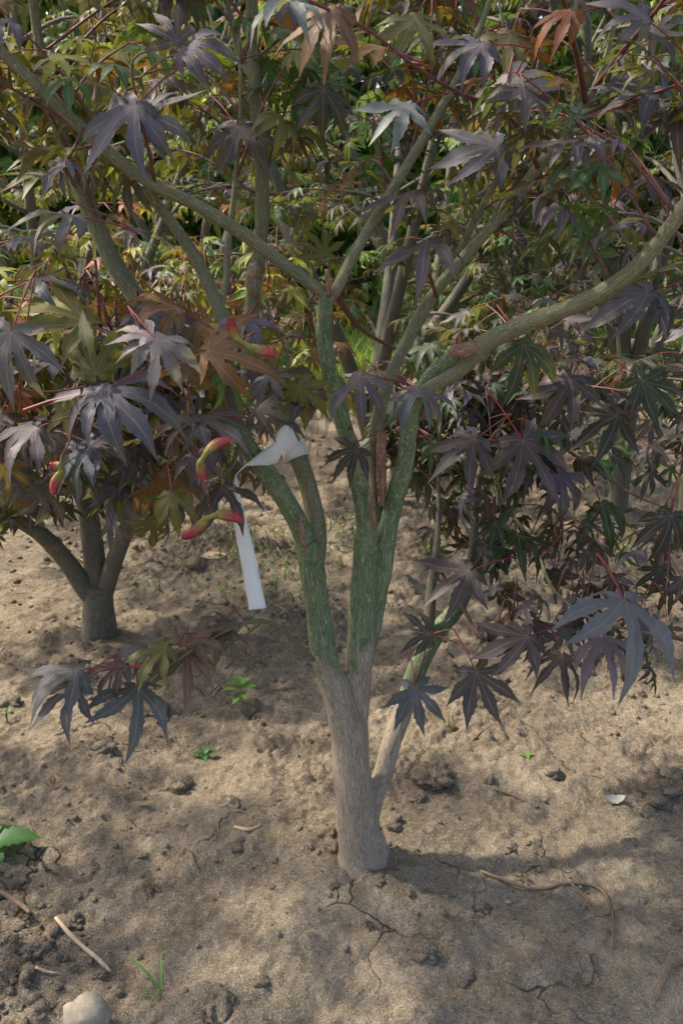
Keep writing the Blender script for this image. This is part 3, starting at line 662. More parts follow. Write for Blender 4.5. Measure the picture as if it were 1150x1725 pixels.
def crown(tree, centre, rx, ry, rz, n, R, mix, length=.22, nodes=3):
    """twigs filling the crown above the frame, each springing from the nearest limb"""
    rng = tree.rng
    for k in range(n):
        v = np.array([rng.gauss(0, 1) for _ in range(3)]); v = unit(v) * rng.random() ** .4
        e = np.asarray(centre) + v * np.array([rx, ry, rz]); d, q = tree.nearest(e)
        m_ = (e + q) / 2 + np.array([0, 0, .06])
        r0 = .002 + .004 * min(d, .4)
        o, Q, TT = tree.wood('twig', np.array([[*q, r0], [*m_, r0 * .7], [*e, .001]]), M_TWIG, 5, .03, 0, (), .06)
        tree.twig_leaves(Q, TT, nodes, R, mix, .45)
crown(hero, (.0, .05, 1.45), .62, .40, .22, 60, .056, {'purple': 4, 'slate': 2, 'bronze': 2, 'olive': 2})

crown(hero, at(880, 700, .30), .28, .16, .12, 20, .052, {'dark': 3, 'purple': 3, 'dgreen': 4, 'green': 1.5, 'slate': 1})
crown(hero, at(930, 900, .24), .24, .10, .06, 9, .050, {'dark': 3, 'purple': 3, 'dgreen': 2})
crown(hero, at(950, 1055, .06), .22, .09, .05, 8, .050, {'dark': 3, 'purple': 4, 'slate': 2})
crown(hero, at(160, 610, -.12), .30, .16, .13, 26, .054, {'olive': 4, 'bronze': 3, 'purple': 3, 'slate': 2, 'rust': 1.5, 'yellow': 1.5, 'green': 1})
crown(hero, at(130, 740, -.05), .24, .14, .06, 16, .050, {'purple': 4, 'slate': 3, 'olive': 1.5, 'dark': 1})
# ---- winged seeds hanging from the twigs
def samara_material():
    m, nt, nd, lk = mat('samara'); out = N(nd, 'ShaderNodeOutputMaterial'); a = N(nd, 'ShaderNodeAttribute', attribute_name='age')
    tc = N(nd, 'ShaderNodeTexCoord'); nz = noise(nd, lk, tc.outputs['Object'], 260, 3)
    ad = N(nd, 'ShaderNodeMath', operation='ADD'); lk.new(a.outputs['Fac'], ad.inputs[0]); lk.new(ramp(nd, lk, nz, .3, .7, -.15, .15), ad.inputs[1])
    c = mixc(nd, lk, ramp(nd, lk, ad.outputs[0], .05, .62), (0.25, 0.25, 0.05), mixc(nd, lk, ramp(nd, lk, noise(nd, lk, tc.outputs['Object'], 700, 3), .35, .65), (0.22, 0.016, 0.030), (0.40, 0.050, 0.065)))
    c = mixc(nd, lk, ramp(nd, lk, ad.outputs[0], .98, 1.08), c, (.6, .5, .4))
    pb = N(nd, 'ShaderNodeBsdfPrincipled'); lk.new(c, pb.inputs['Base Color']); pb.inputs['Roughness'].default_value = .65
    tr = N(nd, 'ShaderNodeBsdfTranslucent'); lk.new(c, tr.inputs['Color']); mx = N(nd, 'ShaderNodeMixShader'); mx.inputs[0].default_value = .3
    lk.new(pb.outputs[0], mx.inputs[1]); lk.new(tr.outputs[0], mx.inputs[2]); lk.new(mx.outputs[0], out.inputs[0]); return m
M_SAM = samara_material()
def wing(a, b, bow, wmax, hang):
    """paddle-shaped wing from a to b, bowed sideways"""
    n = 9; a = np.asarray(a); b = np.asarray(b); ax = b - a; L = np.linalg.norm(ax); ax = ax / L
    wv = unit(np.cross(ax, FWD)); V = []; ag = []
    for i in range(n):
        t = i / (n - 1); c = a + ax * L * t + wv * bow * L * math.sin(math.pi * t) - FWD * .12 * L * t * t
        hw = wmax * 1.0 * (.28 + .72 * math.sin(math.pi * min(1, .15 + .8 * t)) ** .8) * (1 if t < .85 else (1 - ((t - .85) / .15) ** 2 * .8))
        for sg, dz in ((-1, .0), (-.3, .0006), (.35, .0004), (1, .0)): V.append(c + wv * hw * sg * (1.15 if sg > 0 else .8) - FWD * dz); ag.append(t)
        for sg in (.35, -.3): V.append(c + wv * hw * sg + FWD * .0003); ag.append(t)
    Fc = []
    for i in range(n - 1):
        for k in range(6):
            k2 = (k + 1) % 6; Fc.append((i * 6 + k, i * 6 + k2, i * 6 + 6 + k2, i * 6 + 6 + k))
    Fc += [tuple(range(5, -1, -1)), tuple((n - 1) * 6 + k for k in range(6))]
    return np.array(V), Fc, np.array(ag)
def samara(nut0, nut1, w1, w2, Yp, wpx, bows):
    n0 = at(*nut0, Yp); n1 = at(*nut1, Yp); mid = (n0 + n1) / 2; r = wid(mid, wpx * .26)
    V, Fc, bk_, rg_, P, T = tube(np.array([[*(n0 - (n1 - n0) * .25), r * .55], [*n0, r], [*mid, r * .75], [*n1, r], [*(n1 + (n1 - n0) * .25), r * .55]]), .0016, 8, .05, 1)
    so_ = link('samara', mesh('samara', V - hero.loc, Fc, M_SAM, {'age': ('FLOAT', np.zeros(len(V)))}), hero.root)
    so_['label'] = 'red winged maple seed pair with a yellow-green middle'
    for st, e, bw in ((n0, w1, bows[0]), (n1, w2, bows[1])):
        V, Fc, ag = wing(st, at(*e, Yp), bw, wid(mid, wpx) / 2, 0)
        link('wing', mesh('wing', V - hero.loc, Fc, M_SAM, {'age': ('FLOAT', ag)}), so_)
    d, q = hero.nearest(mid); m_ = (mid + q) / 2 + np.array([0, 0, .004])
    V, Fc, *_ = tube(np.array([[*mid, .0006], [*m_, .0005], [*q, .0007]]), .008, 5, .05, 2)
    link('stalk', mesh('stalk', V - hero.loc, Fc, M_TWIG), so_)
samara((402, 572), (424, 586), (388, 533), (466, 597), -.36, 19, (.05, -.05))
samara((348, 762), (336, 780), (392, 742), (348, 812), -.36, 19, (.08, -.1))
samara((348, 873), (362, 868), (304, 906), (412, 879), -.36, 20, (.06, .06))
samara((100, 782), (103, 795), (84, 782), (91, 836), -.38, 18, (.2, -.12))

nI, nR = hero.finalize(300, clear=((380, 690, 530, 810, .05), (370, 800, 470, 1050, .05), (470, 740, 720, 1500, .1), (500, 430, 620, 640, .0), (400, 420, 470, 520, .1), (720, 440, 1150, 640, -.1), (640, 1100, 760, 1400, .2), (560, 780, 720, 1000, .3)))
print('hero leaves', nI, nR)

# ---- white ribbon tied round the stem
def ribbon():
    rows = [  # left edge px, right edge px, depth
        ((488, 713), (504, 747), .005), ((478, 717), (491, 760), -.012), ((470, 724), (476, 760), -.022), ((462, 744), (468, 779), -.03), ((445, 757), (452, 784), -.045),
        ((428, 771), (433, 784), -.065), ((414, 782), (415, 785), -.08), ((405, 790), (406, 792), -.095), ((396, 800), (398, 801), -.105), ((391, 822), (402, 820), -.108),
        ((389, 845), (407, 842), -.108), ((393, 880), (415, 877), -.106), ((402, 930), (428, 926), -.104), ((411, 978), (438, 975), -.106), ((420, 1027), (449, 1024), -.110)]
    L = resample(np.array([at(*r[0], r[2]) for r in rows]), .006); n = 60
    A_ = np.array([at(*r[0], r[2]) for r in rows]); B_ = np.array([at(*r[1], r[2] - .002) for r in rows])
    t0 = np.linspace(0, 1, len(rows)); t = np.linspace(0, 1, n)
    A_ = np.stack([np.interp(t, t0, A_[:, k]) for k in range(3)], 1); B_ = np.stack([np.interp(t, t0, B_[:, k]) for k in range(3)], 1)
    V = []; Fc = []; m_ = 5
    for i in range(n):
        for k in range(m_):
            f = k / (m_ - 1); p = A_[i] * (1 - f) + B_[i] * f - FWD * (.0022 * math.sin(math.pi * f) + .002 * math.sin(i * .35))
            V.append(p)
    for i in range(n):
        for k in range(m_): V.append(V[i * m_ + k] + FWD * .0004)
    o = n * m_
    for i in range(n - 1):
        for k in range(m_ - 1):
            a = i * m_ + k; Fc.append((a, a + 1, a + m_ + 1, a + m_)); Fc.append((o + a, o + a + m_, o + a + m_ + 1, o + a + 1))
        a = i * m_; Fc.append((a, a + m_, o + a + m_, o + a)); a += m_ - 1; Fc.append((a, o + a, o + a + m_, a + m_))
    Fc.append(tuple(k for k in range(m_)) + tuple(o + k for k in range(m_ - 1, -1, -1)))
    a = (n - 1) * m_; Fc.append(tuple(a + k for k in range(m_ - 1, -1, -1)) + tuple(o + a + k for k in range(m_)))
    # loop passing behind the stem
    c = at(497, 762, .03); rr = wid(c, 42) / 2; base = len(V); ns = 24; ax = unit(at(468, 695, .04) - at(520, 830, .02)); u = unit(np.cross(ax, FWD)); wv = np.cross(ax, u)
    for i in range(ns):
        th = 2 * math.pi * i / ns
        for dh in (-.010, .010): 
            for dr_ in (0, .0005): V.append(c + (u * math.cos(th) + wv * math.sin(th)) * (rr + dr_) + ax * (dh + .004 * math.sin(th)))
    for i in range(ns):
        a = base + i * 4; b = base + ((i + 1) % ns) * 4
        Fc += [(a + 1, b + 1, b + 3, a + 3), (a, a + 2, b + 2, b), (a, b, b + 1, a + 1), (a + 2, a + 3, b + 3, b + 2)]
    V = np.array(V); og = V.mean(0)
    return tag(link('ribbon_tag', mesh('ribbon_tag', V - og, Fc, M_TAG, None, True), None, og), 'white plastic ribbon tied round a green stem, one end hanging free', 'ribbon')
ribbon()

# ================================================================== OTHER MAPLES
def side_tree(x, y, H, nst, spread, seed, mix, label, group=None, fork=.22, r0=.03, lod='mid', nsub=9, ntw=4, R=.062, name='maple_tree', az0=0.0, lowdroop=0.0, limit=300, m=None, sub=(.22, .42)):
    z0 = float(gz(x, y)); T_ = Tree(name, (x, y, z0), label, 'tree', group, seed, mix, lod); rng = T_.rng; m = m or M_BARK3
    T_.wood('trunk', np.array([[x, y, z0 - .05, r0 * 1.45], [x, y, z0 + .02, r0 * 1.2], [x + .005, y, z0 + fork * .5, r0], [x, y, z0 + fork * 1.1, r0 * .95]]), m, 12, .02, .5)
    for i in range(nst):
        az = az0 + 2 * math.pi * (i + rng.uniform(-.2, .2)) / nst; out = np.array([math.cos(az), math.sin(az), 0]); sp = spread * rng.uniform(.7, 1.15); h = H * rng.uniform(.85, 1.1)
        def pt(t): return np.array([x, y, z0 + fork]) + out * sp * t ** .9 + np.array([0, 0, (h - fork) * t ** 1.1]) + np.array([math.sin(t * 5 + i), math.cos(t * 4 + i * 2), 0]) * .03 * t
        tubes = [(np.array([[*(pt(t) if t > 0 else np.array([x, y, z0 + fork * .6])), r0 * (.72 * (1 - t) + .10)] for t in (0, .12, .3, .5, .7, .85, 1)]), 9, .03)]
        tips = []
        for k in range(nsub):
            t = .08 + .92 * (k + rng.random()) / nsub; p = pt(min(t, 1)); a2 = az + rng.uniform(-1.7, 1.7); L = rng.uniform(*sub) * (1.15 - .5 * t)
            d = unit(np.array([math.cos(a2), math.sin(a2), rng.uniform(-.1, .5) - lowdroop])); e = p + d * L; mdl = p + d * L * .5 + np.array([0, 0, .03])
            tubes.append((np.array([[*p, r0 * .24], [*mdl, r0 * .16], [*e, r0 * .07]]), 6, .04))
            for q in range(ntw):
                f = .3 + .7 * (q + 1) / ntw; s_ = p + (mdl - p) * 2 * f if f < .5 else mdl + (e - mdl) * (2 * f - 1)
                a3 = a2 + rng.uniform(-1.3, 1.3); d3 = unit(np.array([math.cos(a3), math.sin(a3), rng.uniform(-.3, .45) - lowdroop])); L3 = rng.uniform(.08, .2)
                tips.append((s_, d3, L3))
        for s_, d3, L3 in tips:
            c = np.array([[*s_, .0024], [*(s_ + d3 * L3 * .5 + np.array([0, 0, .006])), .0018], [*(s_ + d3 * L3), .001]]); tubes.append((c, 5, .05))
            Q = resample(c, .02)[:, :3]; TT, _, _ = frames(Q); T_.twig_leaves(Q, TT, 2 if rng.random() < .4 else 3, R, None, .3)
        T_.branch_mesh('branch', tubes, m)
    r = T_.finalize(limit); print(label[:40], r)
    return T_
OLIVE = {'olive': 4, 'yellow': 4.5, 'bronze': 3, 'rust': 1.6, 'purple': 1.6, 'slate': 1.4, 'green': 1.2, 'lime': 1.5}
MIXED = {'green': 5, 'dgreen': 3, 'olive': 2.5, 'purple': 1.6, 'bronze': 1.2, 'lime': 1.5}
DARK = {'dark': 2, 'purple': 3, 'dgreen': 3, 'green': 1.2, 'slate': 1}
GREEN = {'green': 4, 'lime': 2, 'dgreen': 2, 'olive': 1.5}

# the three-stemmed neighbour, stems set from the photograph
WS = 1.0
p = gpt(165, 1072); Yn = p[1]
nb = Tree('maple_tree', tuple(p), 'small maple with a short trunk dividing into three stems in shaded sand', 'tree', None, 5, {'purple': 3, 'slate': 2.4, 'olive': 2, 'bronze': 1.4, 'dark': 1.5, 'dgreen': 1.2}, 'mid')
g0 = C4([(168, 1095, 70, Yn), (167, 1070, 62, Yn), (166, 1030, 54, Yn), (165, 985, 50, Yn)]); nb.wood('trunk', g0, M_BARK3, 14, .012, .6)
NB = {}
for key, rows in (('l', [(160, 1010, 36, Yn), (140, 985, 34, Yn - .01), (112, 945, 30, Yn - .03), (72, 902, 27, Yn - .06), (20, 868, 22, Yn - .09), (-50, 800, 18, Yn - .12), (-110, 690, 12, Yn - .15)]),
                  ('c', [(165, 1015, 40, Yn), (160, 950, 38, Yn + .01), (152, 880, 34, Yn + .02), (140, 800, 28, Yn + .03), (128, 700, 22, Yn + .04), (130, 560, 14, Yn + .05), (150, 420, 8, Yn + .05)]),
                  ('r', [(172, 1010, 34, Yn), (186, 965, 30, Yn - .01), (208, 905, 27, Yn - .02), (232, 850, 24, Yn - .03), (262, 790, 20, Yn - .03), (310, 700, 14, Yn - .02), (350, 600, 9, Yn)])):
    o, P, T = nb.wood('branch', C4(rows), M_BARK3, 12, .015, .4, (.3,)); NB[key] = P
crown(nb, at(120, 740, Yn), .52, .30, .13, 60, .055, None, nodes=3)
crown(nb, at(160, 560, Yn + .1), .66, .45, .28, 95, .055, OLIVE, nodes=3)
crown(nb, at(20, 850, Yn - .1), .2, .12, .05, 5, .05, {'dark': 1, 'dgreen': 1, 'purple': 1}, nodes=2)
nb.finalize(300)

side_tree(-1.30, .02, 1.75, 5, .62, 21, OLIVE, 'bronze-leaved maple in the same row as the tagged tree', None, .25, .032, limit=300)
side_tree(1.12, .78, 1.55, 5, .62, 22, DARK, 'dark purple and green maple whose drooping twigs hang over lit sand', None, .25, .03, lowdroop=.10)
side_tree(.10, 1.80, 1.9, 5, .75, 23, MIXED, 'green and bronze maple standing straight behind the tagged tree', None, .35, .032, nsub=9, lowdroop=.12)
side_tree(-1.0, 1.95, 1.9, 5, .80, 24, OLIVE, 'yellow-olive leaved maple behind the three-stemmed maple', None, .3, .032, nsub=11)
side_tree(1.00, 2.55, 1.0, 5, .60, 25, GREEN, 'low laceleaf maple with fine feathery green leaves', None, .2, .025, lod='lace', lowdroop=.25, R=.06, name='laceleaf_maple', nsub=11)
side_tree(.95, 1.75, 2.0, 5, .70, 29, {'green': 3, 'dgreen': 3, 'purple': 3, 'dark': 1, 'olive': 1}, 'tall green and purple maple in front of the laceleaf maple', None, .55, .03, nsub=10)
BL = ['green and bronze back-row maple beyond the yellow-olive maple', 'back-row maple seen between the yellow-olive and the green-bronze maples', 'back-row maple seen just beyond the green and bronze maple', 'back-row maple standing beside the laceleaf maple']
for k, (x, y, mx) in enumerate(((-2.1, 3.3, MIXED), (-.75, 3.5, MIXED), (.45, 3.6, MIXED), (2.2, 3.4, MIXED))):
    side_tree(x, y, 2.2, 5, .8, 30 + k, mx, BL[k], 'back row maples', .4, .035, nsub=6, R=.065)

# ================================================================== FAR GREEN
rng = random.Random(99)
lv = []
for k in range(17000):
    x = rng.uniform(-5.5, 6.5); y = rng.uniform(5.8, 8.2); z = rng.random() * (4.2 + .6 * math.sin(x * 1.3) + .4 * math.sin(x * 3.1))
    D = unit([rng.uniform(-1, 1), rng.uniform(-1, .4), rng.uniform(-.9, .5)]); Nn = np.array([rng.uniform(-1.1, .2), rng.uniform(-1, .2), .6])
    Mx, _ = leaf_matrix((0, 0, 0), D, Nn, rng.uniform(.17, .30)); lv.append((Mx, np.array([x, y, z]), pick(rng, {'lime': 5, 'green': 3, 'yellow': 3}), 'far', 0))
tag(link('far_hedge', merged_leaves(lv, np.zeros(3), rng, 'far')), 'sunlit mass of green foliage beyond the nursery rows', 'foliage', kind='stuff')
def blades(n, seed, region, hmin, hmax, wmin=.002, wmax=.005):
    rs = np.random.RandomState(seed); P = region(rs, n); n = len(P)
    az = rs.uniform(0, 2 * math.pi, n); h = rs.uniform(hmin, hmax, n); ln = rs.uniform(.2, .8, n); wd = rs.uniform(wmin, wmax, n)
    sx, sy = np.cos(az), np.sin(az); lx, ly = -sy, sx
    z0 = gz(P[:, 0], P[:, 1]) - .01; V = np.zeros((n, 5, 3))
    for k, (t, wf) in enumerate(((0, 1), (0, -1), (.55, .8), (.55, -.8), (1, 0))):
        off = ln * h * t * t
        V[:, k, 0] = P[:, 0] + sx * wd * wf + lx * off; V[:, k, 1] = P[:, 1] + sy * wd * wf + ly * off; V[:, k, 2] = z0 + h * t * (1 - .25 * ln * t)
    b = np.arange(n) * 5; Fc = [(i, i + 1, i + 3, i + 2) for i in b] + [(i + 2, i + 3, i + 4) for i in b]
    return V.reshape(-1, 3), Fc
def far_grass(rs, n):
    y = 4.2 + rs.rand(n) ** 1.5 * 3.5; x = rs.uniform(-1, 1, n) * (1.2 + y * .75); return np.stack([x, y], 1)
V, Fc = blades(26000, 4, far_grass, .08, .28, .003, .008)
tag(link('grass', mesh('grass', V, Fc, M_GRASS)), 'bright sunlit grass beyond the back row', 'grass', kind='stuff')
def near_grass(rs, n):
    c = np.array([[-.30, 1.45], [-.1, 1.75], [-.15, 1.35], [-.55, 1.6], [-.22, 1.15], [.05, 1.5], [.9, 2.4], [1.1, 2.2]]); i = rs.randint(0, len(c), n); return c[i] + rs.normal(0, .10, (n, 2))
V, Fc = blades(420, 6, near_grass, .02, .06, .0015, .004)
tag(link('weeds', mesh('weeds', V, Fc, M_WEEDD)), 'thin green weeds sprouting between the rows', 'weeds', kind='stuff')
for k, (px, py, Yp, h) in enumerate(((1146, 838, 1.55, .30), (1076, 585, 3.9, .5), (1108, 600, 4.0, .6))):
    b = at(px, py, Yp); gzv = float(gz(b[0], b[1])); b[2] = gzv
    V, Fc, *_ = tube(np.array([[0, 0, -.05, .007], [.002, 0, h * .3, .0075], [-.002, 0, h * .6, .007], [0, 0, h, .0065]]) * np.array([1, 1, 1, 1 if k == 0 else 2.0]), .03, 8, .03, k, (.3, .6))
    tag(link('bamboo_stake', mesh('bamboo_stake', V, Fc, M_BAMBOO), None, b), ['greenish bamboo stake standing in lit soil beside a drooping maple', 'yellow bamboo stake far behind the laceleaf maple'][min(k, 1)], 'stake', None if k == 0 else 'far stakes')

# ================================================================== THINGS ON THE GROUND
def blob(seed, sx, sy, sz, rough=.22, sub=3, flat=.0):
    bm = bmesh.new(); bmesh.ops.create_icosphere(bm, subdivisions=sub, radius=1.0); rs = random.Random(seed); o = [rs.uniform(0, 50) for _ in range(3)]
    for v in bm.verts:
        c = v.co; n = 0
        for f, a in ((1.3, 1.0), (2.9, .7), (6.1, .5), (13, .32)):
            n += a * float(vn(c.x * f + o[0] + c.z * f * .7, c.y * f + o[1] - c.z * f * .6, seed % 50))
        v.co = c * (1 + rough * 2 * n); v.co.x *= sx; v.co.y *= sy; v.co.z *= sz
    V = [tuple(v.co) for v in bm.verts]; Fc = [tuple(q.index for q in f.verts) for f in bm.faces]; bm.free(); return V, Fc
clods = [(300, 1318, 46), (402, 1420, 30), (120, 1550, 48), (60, 1595, 46), (50, 1630, 26), (88, 1618, 28), (730, 1298, 72), (715, 1600, 46), (780, 1650, 34), (360, 1685, 70), (440, 1648, 30),
         (665, 1380, 34), (700, 1340, 34), (550, 1400, 34), (560, 1420, 30), (855, 1425, 34), (20, 1180, 40), (175, 1255, 34), (262, 1190, 44), (325, 945, 40), (1090, 1370, 44), (1110, 1330, 60), (1130, 1300, 40), (1060, 1420, 26),
         (95, 1660, 20), (30, 1560, 24), (20, 1640, 28), (170, 1640, 18), (150, 1690, 22), (70, 1690, 24), (640, 1480, 26), (240, 1440, 18), (560, 1490, 20), (690, 1500, 18), (480, 1300, 20), (395, 1350, 22), (930, 1300, 30), (820, 1310, 24)]
CL = {(730, 1298): 'largest rounded soil clod, behind the forked low stem of the tagged maple', (300, 1318): 'brown soil clod standing alone on open sand near the flat green weed',
      (120, 1550): 'rounded soil clod touching the upper end of the straight dry stalk', (60, 1595): 'biggest lump in the heap of loose dug clods', (360, 1685): 'broad crumbly clod near the sparse grass tuft',
      (715, 1600): 'dark clod on pale soil in front of the tagged trunk', (402, 1420): 'round clod beside the short pale straw', (325, 945): 'clod beside the pale yellow fallen leaf', (262, 1190): 'clod on lit sand beneath the low leafy twig',
      (1110, 1330): 'pale knobbly clod behind the pale grey fallen leaf'}
for k, (px, py, wd) in enumerate(clods):
    q = gpt(px, py + wd * .15); s_ = wid(q, wd) / 2
    V, Fc = blob(100 + k, s_, s_ * .85, s_ * .55, .34, 4 if wd > 40 else 3)
    o = tag(link('soil_clod', mesh('soil_clod', V, Fc, M_CLOD), None, (q[0], q[1], q[2] + s_ * .08)), CL.get((px, py), 'small lumpy clod of dry brown soil lying on the ground'), 'clod', 'soil clods')
    o.rotation_euler.z = k * 1.3
q = gpt(140, 1738); V, Fc = blob(7, .027, .022, .024, .20)
tag(link('stone', mesh('stone', V, Fc, M_STONE), None, (q[0], q[1] + .012, q[2] + .010)), 'pale smooth stone beside the loose clods and dry stalk', 'stone')
for px, py, wd in ((392, 1352, 16), (855, 1520, 12), (1075, 1700, 10)):
    q = gpt(px, py); s_ = wid(q, wd) / 2; V, Fc = blob(px, s_, s_ * .8, s_ * .6, .15, 2)
    tag(link('pebble', mesh('pebble', V, Fc, M_STONE), None, (q[0], q[1], q[2] + s_ * .3)), 'small pale pebble on the bare soil', 'pebble', 'pale pebbles')
# crumbs: far too many to count
rs = np.random.RandomState(12)
prot = [blob(300 + k, 1, .85, .7, .25, 1) for k in range(6)]
Vs = []; Fs = []; o_ = 0
n1 = 30000
cx = rs.uniform(-.85, .95, n1); cy = -.62 + rs.rand(n1) ** 1.1 * 3.4; cx = cx * np.maximum(1, .55 + .5 * (cy + 1.15) / 1.15)
dens = np.clip(vn(cx * 3.2, cy * 3.2, 41) * 1.8 + vn(cx * 11, cy * 11, 42) * 1.6 + .5, 0.06, 1); keepm = rs.rand(n1) < dens
cx, cy = cx[keepm], cy[keepm]; sz = (.0009 + .0065 * rs.rand(len(cx)) ** 9) * (1 + .9 * np.clip(cy - .4, 0, 2))
ax_ = rs.normal(-.49, .075, 900); ay_ = rs.normal(-.35, .11, 900); az_ = .0016 + .010 * rs.rand(900) ** 3
cx = np.concatenate([cx, ax_]); cy = np.concatenate([cy, ay_]); sz = np.concatenate([sz, az_]); cz = gz(cx, cy)
for k in range(len(cx)):
    if math.hypot(cx[k] - BX, cy[k] - BY) < .05: continue
    V, Fc = prot[k % 6]; a = rs.uniform(0, 6.28); V = np.array(V); c, s_ = math.cos(a), math.sin(a)
    V = np.stack([V[:, 0] * c - V[:, 1] * s_, V[:, 0] * s_ + V[:, 1] * c, V[:, 2]], 1) * sz[k] + [cx[k], cy[k], cz[k] + sz[k] * .25]
    Vs.append(V); Fs += [tuple(i + o_ for i in f) for f in Fc]; o_ += len(V)
tag(link('soil_crumbs', mesh('soil_crumbs', np.vstack(Vs), Fs, M_CLOD)), 'scattered crumbs of dry soil and grit', 'crumbs', kind='stuff')
# litter: bits of straw and twig
parts = []
for k in range(420):
    y = rs.uniform(-.55, 2.6) if k % 5 == 0 else rs.uniform(.9, 2.8); x = rs.uniform(-.5, .5) * (1.0 + .55 * (y + 1.15)); a = rs.uniform(0, 6.28); L = rs.uniform(.006, .03) * (1 if y < .5 else 2.0); z = float(gz(x, y))
    e = np.array([math.cos(a), math.sin(a)]) * L; z2 = float(gz(x + e[0], y + e[1])); b = rs.normal(0, .05); w_ = 1 if y < .8 else 1.8
    parts.append(tube(np.array([[x, y, z + .001, .0005 * w_], [x + e[0] * .5 - e[1] * b, y + e[1] * .5 + e[0] * b, (z + z2) / 2 + .002, .0006 * w_], [x + e[0], y + e[1], z2 + .001 + rs.rand() * .004, .0004 * w_]]), .012, 4, .1, k)[:2])
for k in range(160):
    x = rs.normal(-.22, .28); y = rs.normal(1.75, .30); a = rs.uniform(0, 6.28); L = rs.uniform(.02, .09); z = float(gz(x, y)); e = np.array([math.cos(a), math.sin(a)]) * L
    parts.append(tube(np.array([[x, y, z + .002, .0015], [x + e[0] * .5, y + e[1] * .5, z + .010, .0016], [x + e[0], y + e[1], float(gz(x + e[0], y + e[1])) + .003 + rs.rand() * .03, .001]]), .03, 4, .1, k)[:2])
V, Fc = merge(parts)
tag(link('straw_litter', mesh('straw_litter', V, Fc, M_STRAW)), 'scattered bits of straw and broken twig on the soil', 'litter', kind='stuff')
def ground_line(name, pts, rw, m, label, cat, group=None, lift=.003, seg=7):
    P = np.array([gpt(*p) for p in pts]); P[:, 2] += lift; og = P[0].copy()
    V, Fc, *_ = tube(np.column_stack([P - og, np.array(rw) / 2 / F * np.array([depth(p) for p in P])]), .006, seg, .1, 3)
    return tag(link(name, mesh(name, V, Fc, m), None, og), label, cat, group)
ground_line('dry_stalk', [(95, 1553), (118, 1580), (142, 1603), (165, 1622), (188, 1645)], [6, 8, 7, 8, 6], M_STRAW, 'straight pale dry stalk lying by the loose clods', 'stalk', lift=.008)
ground_line('dry_stalk', [(0, 1508), (35, 1530), (52, 1545)], [9, 9, 6], M_ROOT, 'grey dry stalk half buried below the big green leaf', 'stalk', lift=.008)
ground_line('dry_straw', [(60, 1632), (80, 1640), (100, 1642)], [5, 5, 3], M_STRAW, 'short curved straw among the loose clods', 'straw')
ground_line('dry_straw', [(395, 1395), (418, 1400), (440, 1393)], [5, 6, 3], M_STRAW, 'short pale straw beside a round clod on open soil', 'straw')
ground_line('dry_root', [(810, 1470), (835, 1480), (900, 1500), (960, 1490), (1010, 1500), (1030, 1540), (1032, 1600)], [5, 6, 6, 5, 6, 5, 3], M_ROOT, 'longest dark dry root curling over dappled soil', 'root')
ground_line('dry_root', [(960, 1490), (985, 1515), (1005, 1545), (1050, 1530)], [4, 5, 4, 3], M_ROOT, 'thin dark root crossing the longest root', 'root')
ground_line('dry_root', [(1150, 1625), (1125, 1640), (1105, 1690)], [6, 6, 4], M_ROOT, 'short bent dark root lying alone on pale soil', 'root', lift=.005)
ground_line('fallen_twig', [(830, 1330), (870, 1345), (905, 1362), (885, 1340)], [4, 5, 4, 3], M_ROOT, 'small forked fallen twig behind the dappled patch', 'twig')
ground_line('fallen_twig', [(790, 1255), (810, 1235), (835, 1220)], [3, 3, 2], M_ROOT, 'thin fallen twig beside the largest clod', 'twig')
def flat_leaf(name, px, py, wpx, m, ang, label, lift=.006, asp=.5, curl=.2, lob=0, seg=12):
    q = gpt(px, py); L = wid(q, wpx); V = []; Fc = []
    for i in range(seg + 1):
        t = i / seg; hw = L * asp * .5 * math.sin(math.pi * t ** .9) ** .75 * (1 + lob * math.sin(t * 26)) + .0004
        for sg in (-1, -.5, 0, .5, 1): V.append((L * (t - .5), hw * sg, curl * L * (t - .5) ** 2 + .15 * abs(hw * sg)))
    n = len(V); V += [(x, y, z - .0006) for x, y, z in V]
    for i in range(seg):
        for k in range(4):
            a = i * 5 + k; Fc.append((a, a + 5, a + 6, a + 1)); Fc.append((n + a, n + a + 1, n + a + 6, n + a + 5))
    o = tag(link(name, mesh(name, V, Fc, m), None, (q[0], q[1], q[2] + lift)), label, 'leaf'); o.rotation_euler = (.15, .05, rad(ang)); return o
flat_leaf('fallen_leaf', 1033, 1352, 38, M_PALELEAF, 10, 'pale grey fallen leaf lying on dark soil', asp=.5, curl=.8, lob=.18)
flat_leaf('fallen_leaf', 240, 1358, 42, M_DRYLEAF, 15, 'narrow dry brown leaf lying flat on open sand', asp=.22)
flat_leaf('fallen_leaf', 360, 940, 42, M_STRAW, 20, 'pale yellow fallen leaf lying near the weeds', asp=.6)
